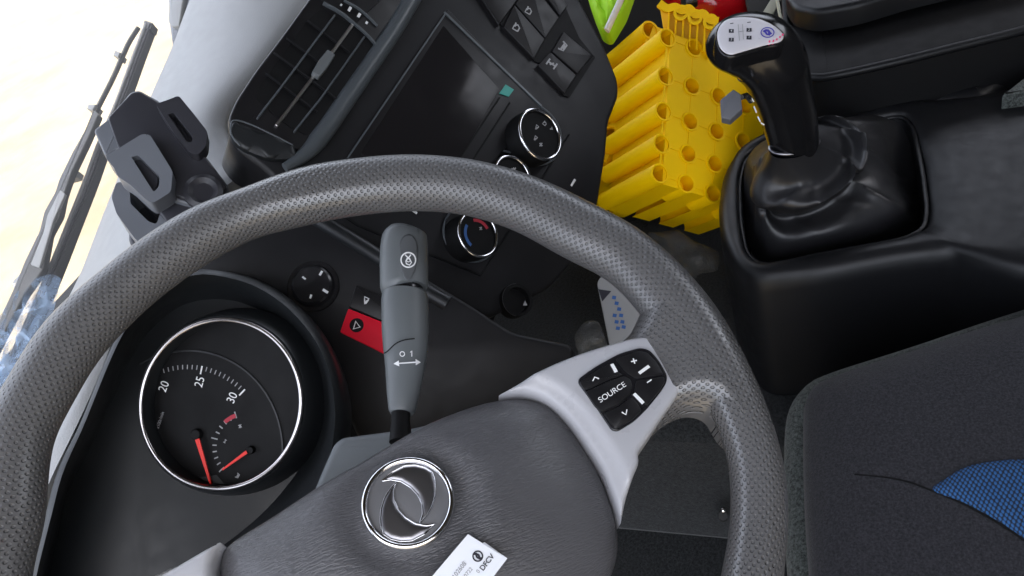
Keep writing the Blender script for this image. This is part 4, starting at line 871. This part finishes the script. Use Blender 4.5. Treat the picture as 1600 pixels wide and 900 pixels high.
# things behind the blocks
red = [(x, y, d) for x, y, d in ((1040, -30, 1.3), (1070, -8, 1.28), (1100, 2, 1.26), (1130, 4, 1.26), (1150, 2, 1.27), (1168, -10, 1.3))]
rt = thing('red_bottle', P(1100, 10, 1.32), 'glossy red bottle lying behind the yellow blocks, partly cut by the top edge', 'bottle')
mesh('bottle', tube(crom([P(*q) for q in red], 30), list(np.sin(np.linspace(.35, 2.8, 30)) ** .5 * .036), 28), MT['redg'], rt, 70)
mesh('bottle_cap', tube(crom([P(1068, 4, 1.20), P(1085, -2, 1.20)], 4), .013, 18), MT['chrome2'], rt, 60)
lv = Plane(P(950, 20, 1.25), C2W((-.3, .2, -1)))
lm = thing('safety_vest', lv.hit(950, 50), 'folded lime green safety vest with a white reflective stripe beside the dashboard', 'safety vest')
mesh('vest_fabric', pillow(lv, fillet(lv.poly([(905, -50), (925, 20), (938, 52), (952, 58), (975, 20), (1000, -50)]), .008), -.03, 0, .02, .02, .006, lambda a, b, d: .006 * math.sin(a * 260 + b * 60) * min(1, d / .01)), MT['lime'], lm, 60)
mesh('reflective_stripe', tube(crom([lv.hit(x, y, .024) for x, y in ((985, -40), (972, -5), (958, 26), (948, 48))], 16), .007, 12, True, .5), MT['white'], lm, 60)
dk = Plane(P(960, 60, 1.4), C2W((-.2, .3, -1)))  # plane of a dark sheet added to blacken the gaps behind the blocks
tag(mesh('backdrop', extr(dk, dk.poly([(880, -160), (900, 500), (1300, 330), (1300, -160)]), -.05, 0), MT['cabdark'], None, 0), 'dark sheet added behind the yellow blocks and the red bottle', 'backdrop')
st = Plane(P(1195, 20, 1.15), C2W((-.3, .3, -1)))
tag(mesh('webbing_strap', extr(st, st.poly([(1184, 32), (1200, 38), (1224, -10), (1212, -14)]), -.004, 0, .001), MT['strap'], None, 30), 'beige ribbed webbing strap sticking up behind the gear knob', 'strap')
tag(mesh('grey_divider', extr(st, st.poly([(1165, -20), (1175, 20), (1230, 60), (1226, 10), (1214, -20)], -.01), -.05, -.03), MT['lining'], None, 0), 'grey plastic panel behind the strap and gear knob', 'panel')
tag(mesh('edge_cord', tube([P(1213, -8, 1.05), P(1218, 20, 1.05), P(1226, 50, 1.05)], .0022, 8), MT['strap'], None), 'thin pale cord hanging down beside the storage bin', 'cord')

# carton, bags under the wheel
cn = Plane(P(965, 480, .98), C2W((-.25, .3, -1)))
ca = thing('printed_carton', cn.hit(965, 530), 'white carton with black triangles and blue lettering behind the steering wheel rim', 'carton')
mesh('box_side', extr(cn, fillet(cn.poly([(932, 440), (945, 425), (985, 425), (1010, 450), (1010, 500), (990, 560), (956, 560)]), .006), -.06, 0, .002), flat('carton_white', (.28, .28, .28), .6), ca)
for q_ in ([(935, 452), (955, 455), (941, 471)], [(984, 472), (997, 464), (1001, 482)]): mesh('printed_triangle', extr(cn, cn.poly(q_), .0, .0006), MT['ink'], ca, 0)
mesh('lettering', join(*[extr(cn, cn.poly([(x, y), (x + 6, y + 1), (x + 5, y + 6), (x - 1, y + 5)]), 0, .0006) for x, y in ((957, 462), (961, 471), (965, 480), (958, 490), (968, 490), (961, 500), (970, 500), (963, 510), (972, 508))]), MT['blue'], ca, 0)
gb = Plane(P(1075, 400, 1.08), C2W((-.2, .35, -1)))
tag(mesh('plastic_bag', pillow(gb, fillet(gb.poly([(1010, 365), (1060, 360), (1085, 378), (1125, 395), (1122, 420), (1090, 425), (1078, 455), (1040, 425)]), .006), -.01, 0, .02, .02, .006, lambda a, b, d: .003 * math.sin(a * 120 + b * 90) * min(1, d / .012)), MT['bag'], None, 60), 'crumpled translucent plastic bag below the yellow blocks', 'plastic bag')
gb2 = Plane(P(925, 530, .95), C2W((-.2, .3, -1)))
tag(mesh('plastic_cup', pillow(gb2, fillet(gb2.poly([(895, 525), (915, 502), (935, 500), (950, 540), (905, 560)]), .01), -.02, 0, .02, .02, .006), MT['bag'], None, 60), 'small translucent plastic cup beside the printed carton', 'cup')

# ================================================================== driver seat
st_ = thing('driver_seat', PZ(1450, 750, .30), 'dark grey fabric driver seat with a bright blue mesh panel', 'seat')
spn = Plane(PZ(1400, 700, .50), (0, 0, 1), (0, -1, 0))
cush = [(1252, 640), (1256, 608), (1275, 585), (1340, 560), (1420, 535), (1500, 508), (1600, 478), (1800, 420), (2000, 700), (1900, 1200), (1500, 1250), (1285, 1100), (1262, 900), (1253, 760)]
sc = crom(spn.poly(cush), 160, True)
mesh('cushion', pillow(spn, sc, -.11, -.02, .03, .05, .012, lambda a, b, d: -.004 * math.exp(-(d - .03) ** 2 / .00002) * 0), MT['seat'], st_, 60)
side = [(1222, 680), (1228, 630), (1250, 595), (1290, 572), (1420, 530), (1600, 470), (1850, 400), (2050, 700), (1950, 1250), (1500, 1300), (1255, 1120), (1228, 900), (1222, 780)]
mesh('seat_base', extr(Plane(PZ(1400, 700, .46), (0, 0, 1), (0, -1, 0)), crom(Plane(PZ(1400, 700, .46), (0, 0, 1), (0, -1, 0)).poly(side), 140, True), -.22, -.0, .02, 5), MT['seatside'], st_, 50)
bp_ = [(1457, 766), (1475, 748), (1510, 728), (1555, 719), (1600, 717), (1700, 725), (1760, 790), (1700, 900), (1650, 880), (1600, 842), (1560, 815), (1510, 787)]
mesh('mesh_panel', pillow(spn, crom(spn.poly(bp_, .011), 90, True), .0, .0095, .004, .012, .008), MT['bluemesh'], st_, 60)
sm = crom([spn.l(x, y, .0105) for x, y in ((1335, 741), (1380, 745), (1420, 753), (1460, 768), (1510, 789), (1560, 817), (1600, 843), (1660, 885))], 40)
mesh('seam', strip(spn, sm, .0088, .0018, np.linspace(.0006, .0028, 40)), MT['darker'], st_, 0)
tag(mesh('passenger_seat', extr(Plane(PZ(1590, 140, .52), (0, 0, 1)), fillet(Plane(PZ(1590, 140, .52), (0, 0, 1)).poly([(1563, 149), (1600, 120), (1700, 60), (1750, 160), (1610, 142)]), .006), -.1, 0, .004), MT['seatside'], None), 'grey fabric corner of the middle seat at the right edge by the storage bin', 'seat')
fb = thing('chrome_stud', PZ(1130, 806, .02), 'tiny bright round stud low beside the steering wheel rim', 'stud')
sph = [(math.sin(t) * .0045, -math.cos(t) * .0045) for t in np.linspace(.01, 3.13, 9)]
mesh('stud_head', lathe(Plane(P(1130, 797, 1.0), (0, 0, 1)), (0, 0), sph, 16), MT['chrome'], fb, 60)
mesh('stud_base', tube([P(1130, 806, 1.01), PZ(1130, 812, .0)], .006, 12), MT['rubber'], fb)
tag(mesh('floor_mat', box((.45, .2, .006), (.85, .9, .012)), MT['carpet'], None, 0, bev=.003), 'dark carpet mat on the floor under the steering wheel', 'floor mat')
